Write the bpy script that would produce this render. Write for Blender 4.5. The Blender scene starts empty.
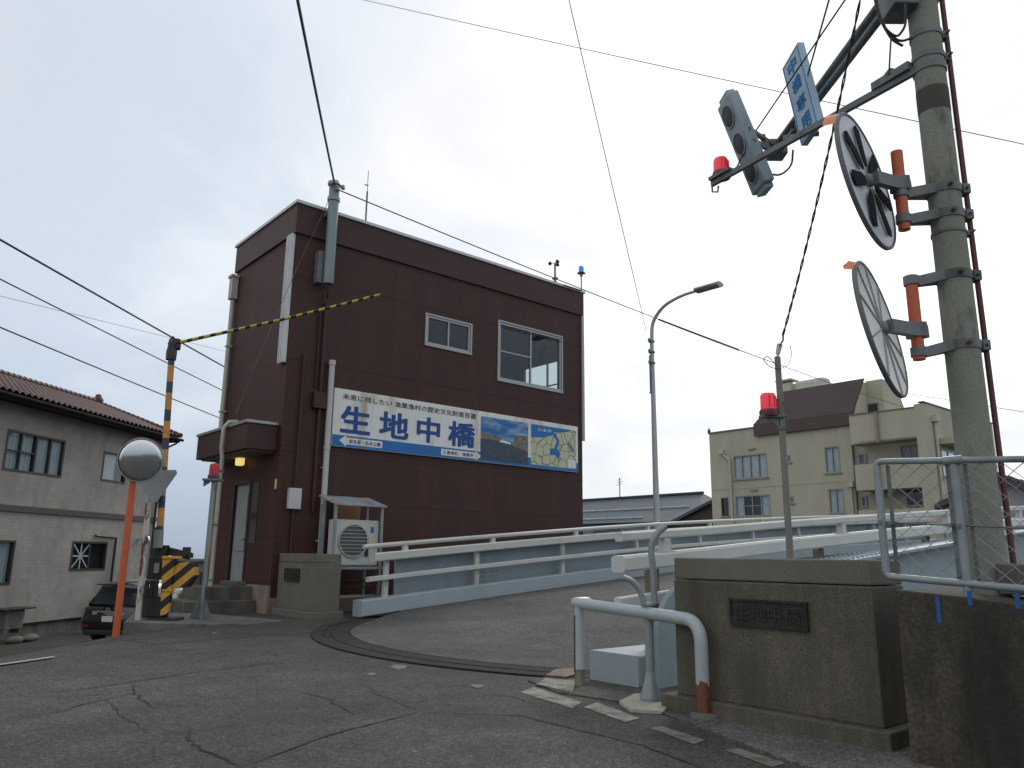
import bpy, bmesh, math, random
from mathutils import Vector, Matrix
random.seed(7)
R = math.radians
scn = bpy.context.scene
COL = scn.collection

# ---------------------------------------------------------------- camera
FPX = 778.0
_up = Vector((41, 3514, FPX)).normalized()
_fw = (Vector((0, 0, 1)) - _up * _up.z).normalized()
_rt = Vector((0.99993194, -0.01166682, 0.0))
_rt = (_rt - _up * _rt.dot(_up)).normalized()
EYE = Vector((0, 0, 1.15))
def cam2world(v):
    v = Vector(v); return Vector((_rt.dot(v), _fw.dot(v), _up.dot(v)))
cd = bpy.data.cameras.new('camera'); cam = bpy.data.objects.new('camera', cd); COL.objects.link(cam)
cd.sensor_fit = 'HORIZONTAL'; cd.sensor_width = 36; cd.lens = FPX / 1024 * 36
cd.clip_start = 0.05; cd.clip_end = 8000
cx, cy, cz = cam2world((1, 0, 0)), cam2world((0, 1, 0)), cam2world((0, 0, 1))
m = Matrix.Identity(4)
for i in range(3):
    m[i][0] = cx[i]; m[i][1] = cy[i]; m[i][2] = -cz[i]; m[i][3] = EYE[i]
cam.matrix_world = m
scn.camera = cam

# ---------------------------------------------------------------- sky, sun, exposure
SUN_AZ, SUN_EL = R(24), R(36)          # azimuth from +Y towards +X
sdir = Vector((math.sin(SUN_AZ) * math.cos(SUN_EL), math.cos(SUN_AZ) * math.cos(SUN_EL), math.sin(SUN_EL)))
w = bpy.data.worlds.new('World'); scn.world = w; w.use_nodes = True
nt = w.node_tree; N = nt.nodes; L = nt.links; N.clear()
def nn(t, **k):
    n = N.new(t)
    for a_, b_ in k.items(): setattr(n, a_, b_)
    return n
out = nn('ShaderNodeOutputWorld'); bg = nn('ShaderNodeBackground'); L.new(bg.outputs[0], out.inputs[0])
bg.inputs['Strength'].default_value = 0.1
sky = nn('ShaderNodeTexSky', sky_type='NISHITA'); sky.sun_disc = False
sky.sun_elevation = SUN_EL; sky.sun_rotation = SUN_AZ
tc = nn('ShaderNodeTexCoord')
sep = nn('ShaderNodeSeparateXYZ'); L.new(tc.outputs['Generated'], sep.inputs[0])
def mth(op, a, b=None, clamp=False):
    n = nn('ShaderNodeMath', operation=op); n.use_clamp = clamp
    for i, v in enumerate((a, b)):
        if v is None: continue
        if isinstance(v, (int, float)): n.inputs[i].default_value = v
        else: L.new(v, n.inputs[i])
    return n.outputs[0]
zz = mth('MAXIMUM', sep.outputs['Z'], 0.0)
den = mth('ADD', zz, 0.22)
comb = nn('ShaderNodeCombineXYZ')
L.new(mth('DIVIDE', sep.outputs['X'], den), comb.inputs[0]); L.new(mth('DIVIDE', sep.outputs['Y'], den), comb.inputs[1])
nz = nn('ShaderNodeTexNoise'); nz.inputs['Scale'].default_value = 1.5; nz.inputs['Detail'].default_value = 5; nz.inputs['Roughness'].default_value = .5
nz.inputs['Distortion'].default_value = .35
L.new(comb.outputs[0], nz.inputs['Vector'])
dot = nn('ShaderNodeVectorMath', operation='DOT_PRODUCT'); L.new(tc.outputs['Generated'], dot.inputs[0]); dot.inputs[1].default_value = (math.sin(R(30)) * .93, math.cos(R(30)) * .93, .36)
# thin bright cloud towards the sun, greyer bluish cloud to its sides, darker near the left horizon
t = mth('MULTIPLY_ADD', dot.outputs['Value'], 1.0); t.node.inputs[2].default_value = 0.0
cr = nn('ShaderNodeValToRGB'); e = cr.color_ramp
e.elements[0].position = 0.0; e.elements[0].color = (.88, .89, .91, 1)  # unseen sky behind the camera, raised to light the surfaces facing it
e.elements[1].position = 1.0; e.elements[1].color = (1.3, 1.3, 1.28, 1)
for p, c in ((.30, (.72, .76, .81, 1)), (.44, (.66, .74, .84, 1)), (.60, (.68, .76, .86, 1)), (.74, (.83, .885, .95, 1)), (.86, (.95, .96, .985, 1)), (.96, (1.12, 1.12, 1.12, 1))):
    q = e.elements.new(p); q.color = c
tn = mth('ADD', dot.outputs['Value'], mth('MULTIPLY', mth('SUBTRACT', nz.outputs['Fac'], .5), .85))
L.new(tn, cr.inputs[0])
hz = mth('POWER', mth('SUBTRACT', 1.0, mth('MULTIPLY', zz, 3.2), True), 1.6)       # horizon weight
away = mth('MULTIPLY', mth('SUBTRACT', .96, dot.outputs['Value'], True), 3.4, True)
hm = nn('ShaderNodeMix', data_type='RGBA'); L.new(mth('MULTIPLY', mth('MULTIPLY', hz, away), .8), hm.inputs[0])
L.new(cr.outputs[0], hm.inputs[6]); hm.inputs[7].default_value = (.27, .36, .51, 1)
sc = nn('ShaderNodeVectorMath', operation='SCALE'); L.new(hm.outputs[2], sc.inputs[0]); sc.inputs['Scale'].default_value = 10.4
mx = nn('ShaderNodeMix', data_type='RGBA'); mx.inputs[0].default_value = .92
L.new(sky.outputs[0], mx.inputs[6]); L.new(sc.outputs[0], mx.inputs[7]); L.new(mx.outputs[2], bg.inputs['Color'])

sd = bpy.data.lights.new('sun', 'SUN'); sd.energy = 1.0; sd.angle = R(14); sd.color = (1, .96, .9)
so = bpy.data.objects.new('sun', sd); COL.objects.link(so)
so.rotation_euler = sdir.to_track_quat('Z', 'Y').to_euler(); so.location = (0, 0, 30)
scn.view_settings.view_transform = 'Standard'; scn.view_settings.look = 'None'
scn.view_settings.exposure = 0.0; scn.view_settings.gamma = 1.0; scn.view_settings.use_curve_mapping = False

# ---------------------------------------------------------------- surveying helpers (points on real planes)
AX = Vector((0.76079271, 0.64899495, 0)); BX = Vector((-0.64899495, 0.76079271, 0))
ANG = math.atan2(AX.y, AX.x)
ABM = Matrix(((AX.x, BX.x, 0, 0), (AX.y, BX.y, 0, 0), (0, 0, 1, 0), (0, 0, 0, 1)))
I4 = Matrix.Identity(4)
def W(a, b, z=0.0): return ABM @ Vector((a, b, z))
def ray(px, py): return cam2world(((px - 512) / FPX, -(py - 384) / FPX, 1.0))
def atZ(px, py, z=0.0):
    r = ray(px, py); return EYE + r * ((z - EYE.z) / r.z)
def atY(px, py, Y):
    r = ray(px, py); return EYE + r * (Y / r.y)
def atPl(px, py, p, n):
    r = ray(px, py); return EYE + r * ((Vector(p) - EYE).dot(n) / r.dot(n))
def toAB(P): return Vector((P.dot(AX), P.dot(BX), P.z))
def onA(px, py, A): return toAB(atPl(px, py, W(A, 0), AX))
def onB(px, py, B): return toAB(atPl(px, py, W(0, B), BX))
def onG(px, py, z=0): return toAB(atZ(px, py, z))

# ---------------------------------------------------------------- materials
MATS = {}
def M(name, col, rough=.6, metal=0., var=.12, scale=4., stain=None, thr=.6, soft=.12, sscale=(3, 3, .6), bump=.15, bscale=60., fine=.0, emit=None, spec=.5, coat=0.):
    if name in MATS: return MATS[name]
    mt = bpy.data.materials.new(name); mt.use_nodes = True; MATS[name] = mt
    nt = mt.node_tree; N = nt.nodes; L = nt.links; b = N['Principled BSDF']
    tc = N.new('ShaderNodeTexCoord'); vec = tc.outputs['Object']
    n1 = N.new('ShaderNodeTexNoise'); n1.inputs['Scale'].default_value = scale; n1.inputs['Detail'].default_value = 6; n1.inputs['Roughness'].default_value = .6
    L.new(vec, n1.inputs['Vector'])
    mr = N.new('ShaderNodeMapRange'); mr.inputs[1].default_value = .3; mr.inputs[2].default_value = .7; mr.inputs[3].default_value = 1 - var; mr.inputs[4].default_value = 1 + var
    L.new(n1.outputs['Fac'], mr.inputs[0])
    sc = N.new('ShaderNodeVectorMath'); sc.operation = 'SCALE'; sc.inputs[0].default_value = col; L.new(mr.outputs[0], sc.inputs['Scale'])
    cur = sc.outputs[0]
    if fine:
        n3 = N.new('ShaderNodeTexNoise'); n3.inputs['Scale'].default_value = bscale * 1.3; n3.inputs['Detail'].default_value = 2
        L.new(vec, n3.inputs['Vector'])
        m3 = N.new('ShaderNodeMapRange'); m3.inputs[1].default_value = .35; m3.inputs[2].default_value = .65; m3.inputs[3].default_value = 1 - fine; m3.inputs[4].default_value = 1 + fine
        L.new(n3.outputs['Fac'], m3.inputs[0])
        s3 = N.new('ShaderNodeVectorMath'); s3.operation = 'SCALE'; L.new(cur, s3.inputs[0]); L.new(m3.outputs[0], s3.inputs['Scale']); cur = s3.outputs[0]
    if stain:
        mp = N.new('ShaderNodeMapping'); mp.inputs['Scale'].default_value = sscale; L.new(vec, mp.inputs[0])
        n2 = N.new('ShaderNodeTexNoise'); n2.inputs['Scale'].default_value = 1.; n2.inputs['Detail'].default_value = 7; n2.inputs['Roughness'].default_value = .62
        L.new(mp.outputs[0], n2.inputs['Vector'])
        m2 = N.new('ShaderNodeMapRange'); m2.inputs[1].default_value = thr - soft; m2.inputs[2].default_value = thr + soft
        L.new(n2.outputs['Fac'], m2.inputs[0])
        mx = N.new('ShaderNodeMix'); mx.data_type = 'RGBA'; L.new(m2.outputs[0], mx.inputs[0]); L.new(cur, mx.inputs[6]); mx.inputs[7].default_value = (*stain, 1); cur = mx.outputs[2]
    L.new(cur, b.inputs['Base Color'])
    rr = N.new('ShaderNodeMapRange'); rr.inputs[3].default_value = max(rough - .1, .02); rr.inputs[4].default_value = min(rough + .1, 1); L.new(n1.outputs['Fac'], rr.inputs[0]); L.new(rr.outputs[0], b.inputs['Roughness'])
    b.inputs['Metallic'].default_value = metal
    b.inputs['Specular IOR Level'].default_value = spec
    b.inputs['Coat Weight'].default_value = coat
    if bump:
        nb = N.new('ShaderNodeTexNoise'); nb.inputs['Scale'].default_value = bscale; nb.inputs['Detail'].default_value = 3; L.new(vec, nb.inputs['Vector'])
        bp = N.new('ShaderNodeBump'); bp.inputs['Strength'].default_value = bump; bp.inputs['Distance'].default_value = .01; L.new(nb.outputs['Fac'], bp.inputs['Height']); L.new(bp.outputs[0], b.inputs['Normal'])
    if emit:
        b.inputs['Emission Color'].default_value = (*emit[0], 1); b.inputs['Emission Strength'].default_value = emit[1]
    return mt

def tint_lines(mt, axes, gap, width, dark, offs=0.):
    """thin joint lines every `gap` metres along the given object axes, darker and slightly sunk"""
    nt = mt.node_tree; N = nt.nodes; L = nt.links; b = N['Principled BSDF']
    src = b.inputs['Base Color'].links[0].from_socket
    tc = N.new('ShaderNodeTexCoord'); sp = N.new('ShaderNodeSeparateXYZ'); L.new(tc.outputs['Object'], sp.inputs[0])
    tot = None
    for ax, g in zip(axes, gap):
        a = N.new('ShaderNodeMath'); a.operation = 'ADD'; a.inputs[1].default_value = 100 * g + offs; L.new(sp.outputs[ax], a.inputs[0])
        md = N.new('ShaderNodeMath'); md.operation = 'MODULO'; md.inputs[1].default_value = g; L.new(a.outputs[0], md.inputs[0])
        lt = N.new('ShaderNodeMath'); lt.operation = 'LESS_THAN'; lt.inputs[1].default_value = width; L.new(md.outputs[0], lt.inputs[0])
        if tot is None: tot = lt.outputs[0]
        else:
            mxx = N.new('ShaderNodeMath'); mxx.operation = 'MAXIMUM'; L.new(tot, mxx.inputs[0]); L.new(lt.outputs[0], mxx.inputs[1]); tot = mxx.outputs[0]
    mx = N.new('ShaderNodeMix'); mx.data_type = 'RGBA'; L.new(tot, mx.inputs[0]); L.new(src, mx.inputs[6]); mx.inputs[7].default_value = (*dark, 1)
    L.new(mx.outputs[2], b.inputs['Base Color'])
    return mt

def asphalt(name, base=.05, tone=(1, .98, .95), cracks=True):
    mt = bpy.data.materials.new(name); mt.use_nodes = True
    nt = mt.node_tree; N = nt.nodes; L = nt.links; b = N['Principled BSDF']
    tc = N.new('ShaderNodeTexCoord'); vec = tc.outputs['Object']
    def noise(s, d=4, r=.6, v=vec):
        n = N.new('ShaderNodeTexNoise'); n.inputs['Scale'].default_value = s; n.inputs['Detail'].default_value = d; n.inputs['Roughness'].default_value = r; L.new(v, n.inputs['Vector']); return n.outputs['Fac']
    def rng(s, a, b_, c, d):
        n = N.new('ShaderNodeMapRange'); L.new(s, n.inputs[0])
        for i, v in enumerate((a, b_, c, d)): n.inputs[i + 1].default_value = v
        return n.outputs[0]
    def mul(a, c):
        n = N.new('ShaderNodeMath'); n.operation = 'MULTIPLY'; L.new(a, n.inputs[0])
        if isinstance(c, float): n.inputs[1].default_value = c
        else: L.new(c, n.inputs[1])
        return n.outputs[0]
    big = rng(noise(.35, 5), .3, .7, .62, 1.36)
    mid = rng(noise(1.7, 7, .75), .3, .7, .72, 1.28)
    vor = N.new('ShaderNodeTexVoronoi'); vor.inputs['Scale'].default_value = 105; L.new(vec, vor.inputs['Vector'])
    bw = N.new('ShaderNodeSeparateColor'); L.new(vor.outputs['Color'], bw.inputs[0])
    ag = rng(bw.outputs[0], .0, 1, .45, 1.55)
    fl = rng(bw.outputs[1], .94, .98, 1.0, 2.2)
    v2 = N.new('ShaderNodeTexVoronoi'); v2.inputs['Scale'].default_value = 38; L.new(vec, v2.inputs['Vector'])
    b2 = N.new('ShaderNodeSeparateColor'); L.new(v2.outputs['Color'], b2.inputs[0])
    ag2 = rng(b2.outputs[0], 0, 1, .78, 1.22)
    val = mul(mul(mul(mul(mul(big, mid), ag), fl), ag2), float(base))
    if cracks:
        wv = N.new('ShaderNodeTexNoise'); wv.inputs['Scale'].default_value = 1.6; wv.inputs['Detail'].default_value = 6; L.new(vec, wv.inputs['Vector'])
        ad = N.new('ShaderNodeVectorMath'); ad.operation = 'MULTIPLY_ADD'; L.new(wv.outputs['Color'], ad.inputs[0]); ad.inputs[1].default_value = (.9, .9, 0); L.new(vec, ad.inputs[2])
        ve = N.new('ShaderNodeTexVoronoi'); ve.feature = 'DISTANCE_TO_EDGE'; ve.inputs['Scale'].default_value = .42; L.new(ad.outputs[0], ve.inputs['Vector'])
        line = rng(ve.outputs['Distance'], .0, .008, .6, 1.)
        msk = rng(noise(.55, 2, .5), .48, .54, 0, 1)
        mxx = N.new('ShaderNodeMix'); mxx.data_type = 'FLOAT'; L.new(msk, mxx.inputs[0]); mxx.inputs[2].default_value = 1.; L.new(line, mxx.inputs[3])
        val = mul(val, mxx.outputs[0])
    sc = N.new('ShaderNodeVectorMath'); sc.operation = 'SCALE'; sc.inputs[0].default_value = tone; L.new(val, sc.inputs['Scale'])
    L.new(sc.outputs[0], b.inputs['Base Color'])
    b.inputs['Roughness'].default_value = .85; b.inputs['Specular IOR Level'].default_value = .3
    bp = N.new('ShaderNodeBump'); bp.inputs['Strength'].default_value = .5; bp.inputs['Distance'].default_value = .006
    L.new(ag, bp.inputs['Height']); L.new(bp.outputs[0], b.inputs['Normal'])
    return mt

def glass(name, tintc=(.55, .62, .64), body=.35, fr=.5):
    """window glass: see-through with mirror reflection"""
    mt = bpy.data.materials.new(name); mt.use_nodes = True
    nt = mt.node_tree; N = nt.nodes; L = nt.links; o = N['Material Output']; N.remove(N['Principled BSDF'])
    tr = N.new('ShaderNodeBsdfTransparent'); tr.inputs[0].default_value = (*tintc, 1)
    gl = N.new('ShaderNodeBsdfGlossy'); gl.inputs['Roughness'].default_value = .03; gl.inputs[0].default_value = (.8, .85, .88, 1)
    fz = N.new('ShaderNodeLayerWeight'); fz.inputs[0].default_value = .5
    pw = N.new('ShaderNodeMath'); pw.operation = 'POWER'; L.new(fz.outputs['Facing'], pw.inputs[0]); pw.inputs[1].default_value = 3.0
    ma = N.new('ShaderNodeMath'); ma.operation = 'MULTIPLY_ADD'; L.new(pw.outputs[0], ma.inputs[0]); ma.inputs[1].default_value = .7; ma.inputs[2].default_value = .06; ma.use_clamp = True
    mx = N.new('ShaderNodeMixShader'); L.new(ma.outputs[0], mx.inputs[0]); L.new(tr.outputs[0], mx.inputs[1]); L.new(gl.outputs[0], mx.inputs[2]); L.new(mx.outputs[0], o.inputs[0])
    return mt

# palette
GALV = M('galvanised', (.25, .295, .305), .5, .15, .15, 6, stain=(.12, .12, .12), thr=.66)
GALVD = M('galvanised_dull', (.16, .18, .185), .6, .15, .2, 6, stain=(.06, .05, .045), thr=.6)
WHT = M('bridge_white', (.52, .53, .50), .45, 0, .06, 3, stain=(.33, .31, .26), thr=.68, sscale=(1.5, 1.5, 3), bump=.03)
BLUEG = M('bridge_blue_grey', (.27, .34, .375), .5, 0, .08, 2, stain=(.2, .22, .22), thr=.68, sscale=(1.2, 1.2, .5), bump=.04)
BLUEL = M('bridge_pale_blue', (.31, .375, .41), .5, 0, .08, 2, stain=(.27, .29, .3), thr=.68, sscale=(.8, .8, 2), bump=.04)
GRAN = M('granite', (.115, .102, .076), .8, 0, .25, 3, stain=(.062, .055, .036), thr=.52, soft=.16, sscale=(4.5, 4.5, .55), bump=.3, bscale=95, fine=.42)
GRANL = M('granite_lighter', (.145, .135, .108), .8, 0, .15, 3, stain=(.12, .115, .09), thr=.6, soft=.2, sscale=(2.5, 2.5, .8), bump=.25, bscale=120, fine=.28)
CONC = M('concrete', (.15, .148, .135), .9, 0, .2, 2.5, stain=(.07, .066, .055), thr=.55, soft=.15, sscale=(2, 2, .6), bump=.4, bscale=40, fine=.2)
CONCD = M('concrete_weathered', (.070, .060, .042), .92, 0, .35, 2.5, stain=(.026, .022, .018), thr=.52, soft=.12, sscale=(3.2, 3.2, .9), bump=.6, bscale=35, fine=.3)
BROWN = tint_lines(M('brown_siding', (.056, .0250, .0215), .62, 0, .17, 1.2, stain=(.072, .033, .026), thr=.60, soft=.12, sscale=(2.4, 2.4, .16), bump=.12, bscale=90, fine=.06, spec=.3), (0, 2), (1.83, .91), .016, (.042, .021, .0195), .35)
BROWNR = tint_lines(M('brown_siding_reddish', (.066, .024, .020), .62, 0, .18, 1.2, stain=(.036, .018, .016), thr=.58, soft=.18, sscale=(1.3, 1.3, .25), bump=.12, bscale=90, fine=.06, spec=.3), (2,), (.91,), .022, (.034, .015, .014), .35)
RUSTY = M('rust', (.13, .048, .022), .9, 0, .4, 12, stain=(.06, .025, .015), thr=.55, sscale=(9, 9, 6), bump=.6)
ALUM = M('aluminium', (.33, .345, .35), .4, .4, .06, 5, bump=0)
ALUMG = M('aluminium_weathered', (.26, .27, .27), .5, .1, .06, 5, bump=0)
ALUMD = M('aluminium_bronze', (.05, .046, .042), .45, .3, .1, 5, bump=0)
BLACK = M('black_paint', (.018, .018, .019), .45, 0, .2, 8, bump=.05)
ORANGE = M('orange_paint', (.52, .105, .035), .5, 0, .12, 5, stain=(.25, .06, .03), thr=.68, bump=.05)
BEIGE = M('beige_pipe', (.44, .425, .37), .55, 0, .1, 4, stain=(.2, .17, .13), thr=.64, bump=.04)
WPAINT = M('white_weathered', (.52, .53, .53), .55, 0, .08, 4, stain=(.25, .2, .15), thr=.66, bump=.05)
REDL = M('red_lens', (.80, .03, .05), .15, 0, .1, 20, bump=.0, emit=((1, .04, .08), .28), spec=.6)
REDD = M('red_lens_dull', (.45, .03, .035), .3, 0, .15, 20, bump=.0)
BLUEL2 = M('blue_lens', (.03, .25, .7), .2, 0, .1, 20, bump=0, emit=((.0, .3, .8), .25))
CABLE = M('cable', (.02, .02, .022), .6, 0, .1, 3, bump=0)
CABLEG = M('cable_grey', (.10, .10, .11), .6, 0, .1, 3, bump=0)
GLASS = glass('window_glass', (.68, .75, .77))
DARKGL = M('dark_glass', (.03, .036, .04), .08, 0, .1, 1, bump=0, spec=.8)
CURT = tint_lines(M('curtain', (.70, .76, .77), .8, 0, .12, 3, bump=0), (0,), (.17,), .05, (.56, .62, .64))
ASPH = asphalt('asphalt_road', .062, (1, .98, .90))
ASPHD = asphalt('asphalt_deck', .084, (1, .985, .94), False)

# ---------------------------------------------------------------- mesh builder
class MB:
    def __init__(s, mtx=I4): s.v = []; s.f = []; s.m = mtx; s.sm = []
    def add(s, vs, fs, smooth=False):
        o = len(s.v); s.v += [s.m @ Vector(p) for p in vs]; s.f += [[i + o for i in f] for f in fs]; s.sm += [smooth] * len(fs); return s
    def box(s, p, q, bev=0.):
        x0, y0, z0 = [min(a, b) for a, b in zip(p, q)]; x1, y1, z1 = [max(a, b) for a, b in zip(p, q)]
        if bev <= 0:
            return s.add([(x0, y0, z0), (x1, y0, z0), (x1, y1, z0), (x0, y1, z0), (x0, y0, z1), (x1, y0, z1), (x1, y1, z1), (x0, y1, z1)],
                         [[0, 3, 2, 1], [4, 5, 6, 7], [0, 1, 5, 4], [1, 2, 6, 5], [2, 3, 7, 6], [3, 0, 4, 7]])
        bm = bmesh.new(); bmesh.ops.create_cube(bm, size=1)
        for v in bm.verts: v.co = Vector(((x0 + x1) / 2 + v.co.x * (x1 - x0), (y0 + y1) / 2 + v.co.y * (y1 - y0), (z0 + z1) / 2 + v.co.z * (z1 - z0)))
        bmesh.ops.bevel(bm, geom=bm.edges[:], offset=min(bev, (x1 - x0) / 2.2, (y1 - y0) / 2.2, (z1 - z0) / 2.2), segments=2, affect='EDGES', profile=.5)
        s.bm(bm); return s
    def bm(s, bm, smooth=False):
        bm.verts.ensure_lookup_table(); bm.verts.index_update()
        s.add([v.co.copy() for v in bm.verts], [[v.index for v in f.verts] for f in bm.faces], smooth); bm.free()
    def tube(s, pts, r, seg=12, caps=True, r1=None, flat=None):
        pts = [Vector(p) for p in pts]; n = len(pts); vs = []; fs = []
        ref = None
        for i, p in enumerate(pts):
            d = (pts[min(i + 1, n - 1)] - pts[max(i - 1, 0)]).normalized()
            if ref is None:
                ref = Vector((0, 0, 1)) if abs(d.z) < .9 else Vector((1, 0, 0))
                u = d.cross(ref).normalized()
            else:
                u = (u - d * u.dot(d)).normalized()
            v = d.cross(u)
            rr = r if r1 is None else r + (r1 - r) * i / (n - 1)
            ru, rv = (rr, rr) if flat is None else (flat[0], flat[1])
            for k in range(seg):
                a = 2 * math.pi * k / seg + (math.pi / seg if seg == 4 else 0)
                vs.append(p + u * math.cos(a) * ru + v * math.sin(a) * rv)
        for i in range(n - 1):
            for k in range(seg):
                fs.append([i * seg + k, i * seg + (k + 1) % seg, (i + 1) * seg + (k + 1) % seg, (i + 1) * seg + k])
        s.add(vs, fs, seg > 6)
        if caps: s.add(vs[:seg], [list(range(seg))[::-1]]); s.add(vs[-seg:], [list(range(seg))])
        return s
    def cyl(s, p, q, r, r1=None, seg=20): return s.tube([p, q], r, seg, True, r1)
    def lathe(s, c, axis, prof, seg=24, smooth=True):
        """prof: (radius, height along axis)"""
        c = Vector(c); ax = Vector(axis).normalized(); u = ax.orthogonal().normalized(); v = ax.cross(u); vs = []; fs = []
        for r, h in prof:
            for k in range(seg):
                a = 2 * math.pi * k / seg; vs.append(c + ax * h + (u * math.cos(a) + v * math.sin(a)) * max(r, 1e-4))
        for i in range(len(prof) - 1):
            for k in range(seg): fs.append([i * seg + k, i * seg + (k + 1) % seg, (i + 1) * seg + (k + 1) % seg, (i + 1) * seg + k])
        return s.add(vs, fs, smooth)
    def prism(s, poly, ext):
        """poly: list of 3d points in a plane, ext: extrusion vector"""
        n = len(poly); P = [Vector(p) for p in poly]; e = Vector(ext)
        return s.add(P + [p + e for p in P], [list(range(n))[::-1], list(range(n, 2 * n))] + [[i, (i + 1) % n, (i + 1) % n + n, i + n] for i in range(n)])
    def quad(s, *p): return s.add(p, [list(range(len(p)))])
    def beam(s, p, q, wd, ht, up=(0, 0, 1)):
        """rectangular bar from p to q"""
        p = Vector(p); q = Vector(q); d = (q - p).normalized(); u = d.cross(Vector(up)).normalized() * wd / 2; v = u.cross(d).normalized() * ht / 2
        c = [-u - v, u - v, u + v, -u + v]
        return s.add([p + x for x in c] + [q + x for x in c], [[3, 2, 1, 0], [4, 5, 6, 7], [0, 1, 5, 4], [1, 2, 6, 5], [2, 3, 7, 6], [3, 0, 4, 7]])
    def build(s, name, mat, parent=None, origin=None, bevel=0.):
        me = bpy.data.meshes.new(name); me.from_pydata([tuple(v) for v in s.v], [], s.f); me.update()
        bmx = bmesh.new(); bmx.from_mesh(me); bmesh.ops.recalc_face_normals(bmx, faces=bmx.faces); bmx.to_mesh(me); bmx.free()
        for p, k in zip(me.polygons, s.sm): p.use_smooth = k
        return link(name, me, mat, parent, origin, bevel)
WM = {}
def link(name, me, mat, parent=None, origin=None, bevel=0.):
    o = bpy.data.objects.new(name, me); COL.objects.link(o)
    if mat: me.materials.append(mat)
    if parent is not None:
        pw = WM[parent.name]; me.transform(pw.inverted()); o.parent = parent; WM[o.name] = pw
    else:
        if origin is None:
            xs = [v.co for v in me.vertices]
            origin = Vector((sum(v.x for v in xs) / len(xs), sum(v.y for v in xs) / len(xs), min(v.z for v in xs)))
        T = Matrix.Translation(Vector(origin)); me.transform(T.inverted()); o.location = Vector(origin); WM[o.name] = T
    if bevel:
        b = o.modifiers.new('bevel', 'BEVEL'); b.width = bevel; b.segments = 2; b.limit_method = 'ANGLE'
    return o
def thing(name, label, cat, loc, rz=0., group=None):
    o = bpy.data.objects.new(name, None); COL.objects.link(o); o.empty_display_size = .2
    o.location = loc; o.rotation_euler = (0, 0, rz)
    WM[o.name] = Matrix.Translation(Vector(loc)) @ Matrix.Rotation(rz, 4, 'Z')
    o['label'] = label; o['category'] = cat
    if group: o['group'] = group
    return o
def tag(o, label, cat, group=None):
    o['label'] = label; o['category'] = cat
    if group: o['group'] = group
    return o
def struct(o): o['kind'] = 'structure'; return o
def wall(mb, o, u, n, th, u0, u1, z0, z1, holes):
    """wall slab from point o along u, thickness th along n, with rectangular holes (ua,ub,za,zb)"""
    o = Vector(o); u = Vector(u); n = Vector(n) * th; Z = Vector((0, 0, 1))
    us = sorted({u0, u1, *[h[0] for h in holes], *[h[1] for h in holes]}); zs = sorted({z0, z1, *[h[2] for h in holes], *[h[3] for h in holes]})
    def solid(i, j):
        if i < 0 or j < 0 or i >= len(us) - 1 or j >= len(zs) - 1: return False
        a = (us[i] + us[i + 1]) / 2; b = (zs[j] + zs[j + 1]) / 2
        return not any(h[0] < a < h[1] and h[2] < b < h[3] for h in holes)
    for i in range(len(us) - 1):
        for j in range(len(zs) - 1):
            if not solid(i, j): continue
            A, B_, C, D = [o + u * x + Z * y for x, y in ((us[i], zs[j]), (us[i + 1], zs[j]), (us[i + 1], zs[j + 1]), (us[i], zs[j + 1]))]
            mb.quad(A, B_, C, D); mb.quad(A + n, D + n, C + n, B_ + n)
            if not solid(i - 1, j): mb.quad(A, D, D + n, A + n)
            if not solid(i + 1, j): mb.quad(B_, B_ + n, C + n, C)
            if not solid(i, j - 1): mb.quad(A, A + n, B_ + n, B_)
            if not solid(i, j + 1): mb.quad(D, C, C + n, D + n)
def text(name, s, mat, parent, o, u, v, wd, ht, bold=0., proud=.002, depth=.003, heavy=0.):
    """lettering fitted to a wd x ht rectangle whose lower left corner is o (world), u right, v up"""
    cu = bpy.data.curves.new('t', 'FONT'); cu.body = s; cu.size = 1; cu.offset = bold; cu.extrude = .5; cu.resolution_u = 3
    ob = bpy.data.objects.new('t', cu); COL.objects.link(ob)
    dg = bpy.context.evaluated_depsgraph_get(); me = bpy.data.meshes.new_from_object(ob.evaluated_get(dg))
    bpy.data.objects.remove(ob); bpy.data.curves.remove(cu)
    if heavy:
        bm_ = bmesh.new(); k_ = 0
        for dx in (-1, 0, 1):
            for dy in (-1, 0, 1):
                n0_ = len(bm_.verts); bm_.from_mesh(me); bm_.verts.ensure_lookup_table()
                for q in bm_.verts[n0_:]: q.co += Vector((dx * heavy, dy * heavy, k_ * .12))
                k_ += 1
        bm_.to_mesh(me); bm_.free()
    xs = [q.co.x for q in me.vertices]; ys = [q.co.y for q in me.vertices]
    x0, x1, y0, y1 = min(xs), max(xs), min(ys), max(ys); u = Vector(u); v = Vector(v); n = u.cross(v).normalized(); o = Vector(o)
    for q in me.vertices:
        q.co = o + u * ((q.co.x - x0) / (x1 - x0) * wd) + v * ((q.co.y - y0) / (y1 - y0) * ht) + n * (proud + (q.co.z + .5) * depth)
    me.name = name
    return link(name, me, mat, parent)
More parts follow.
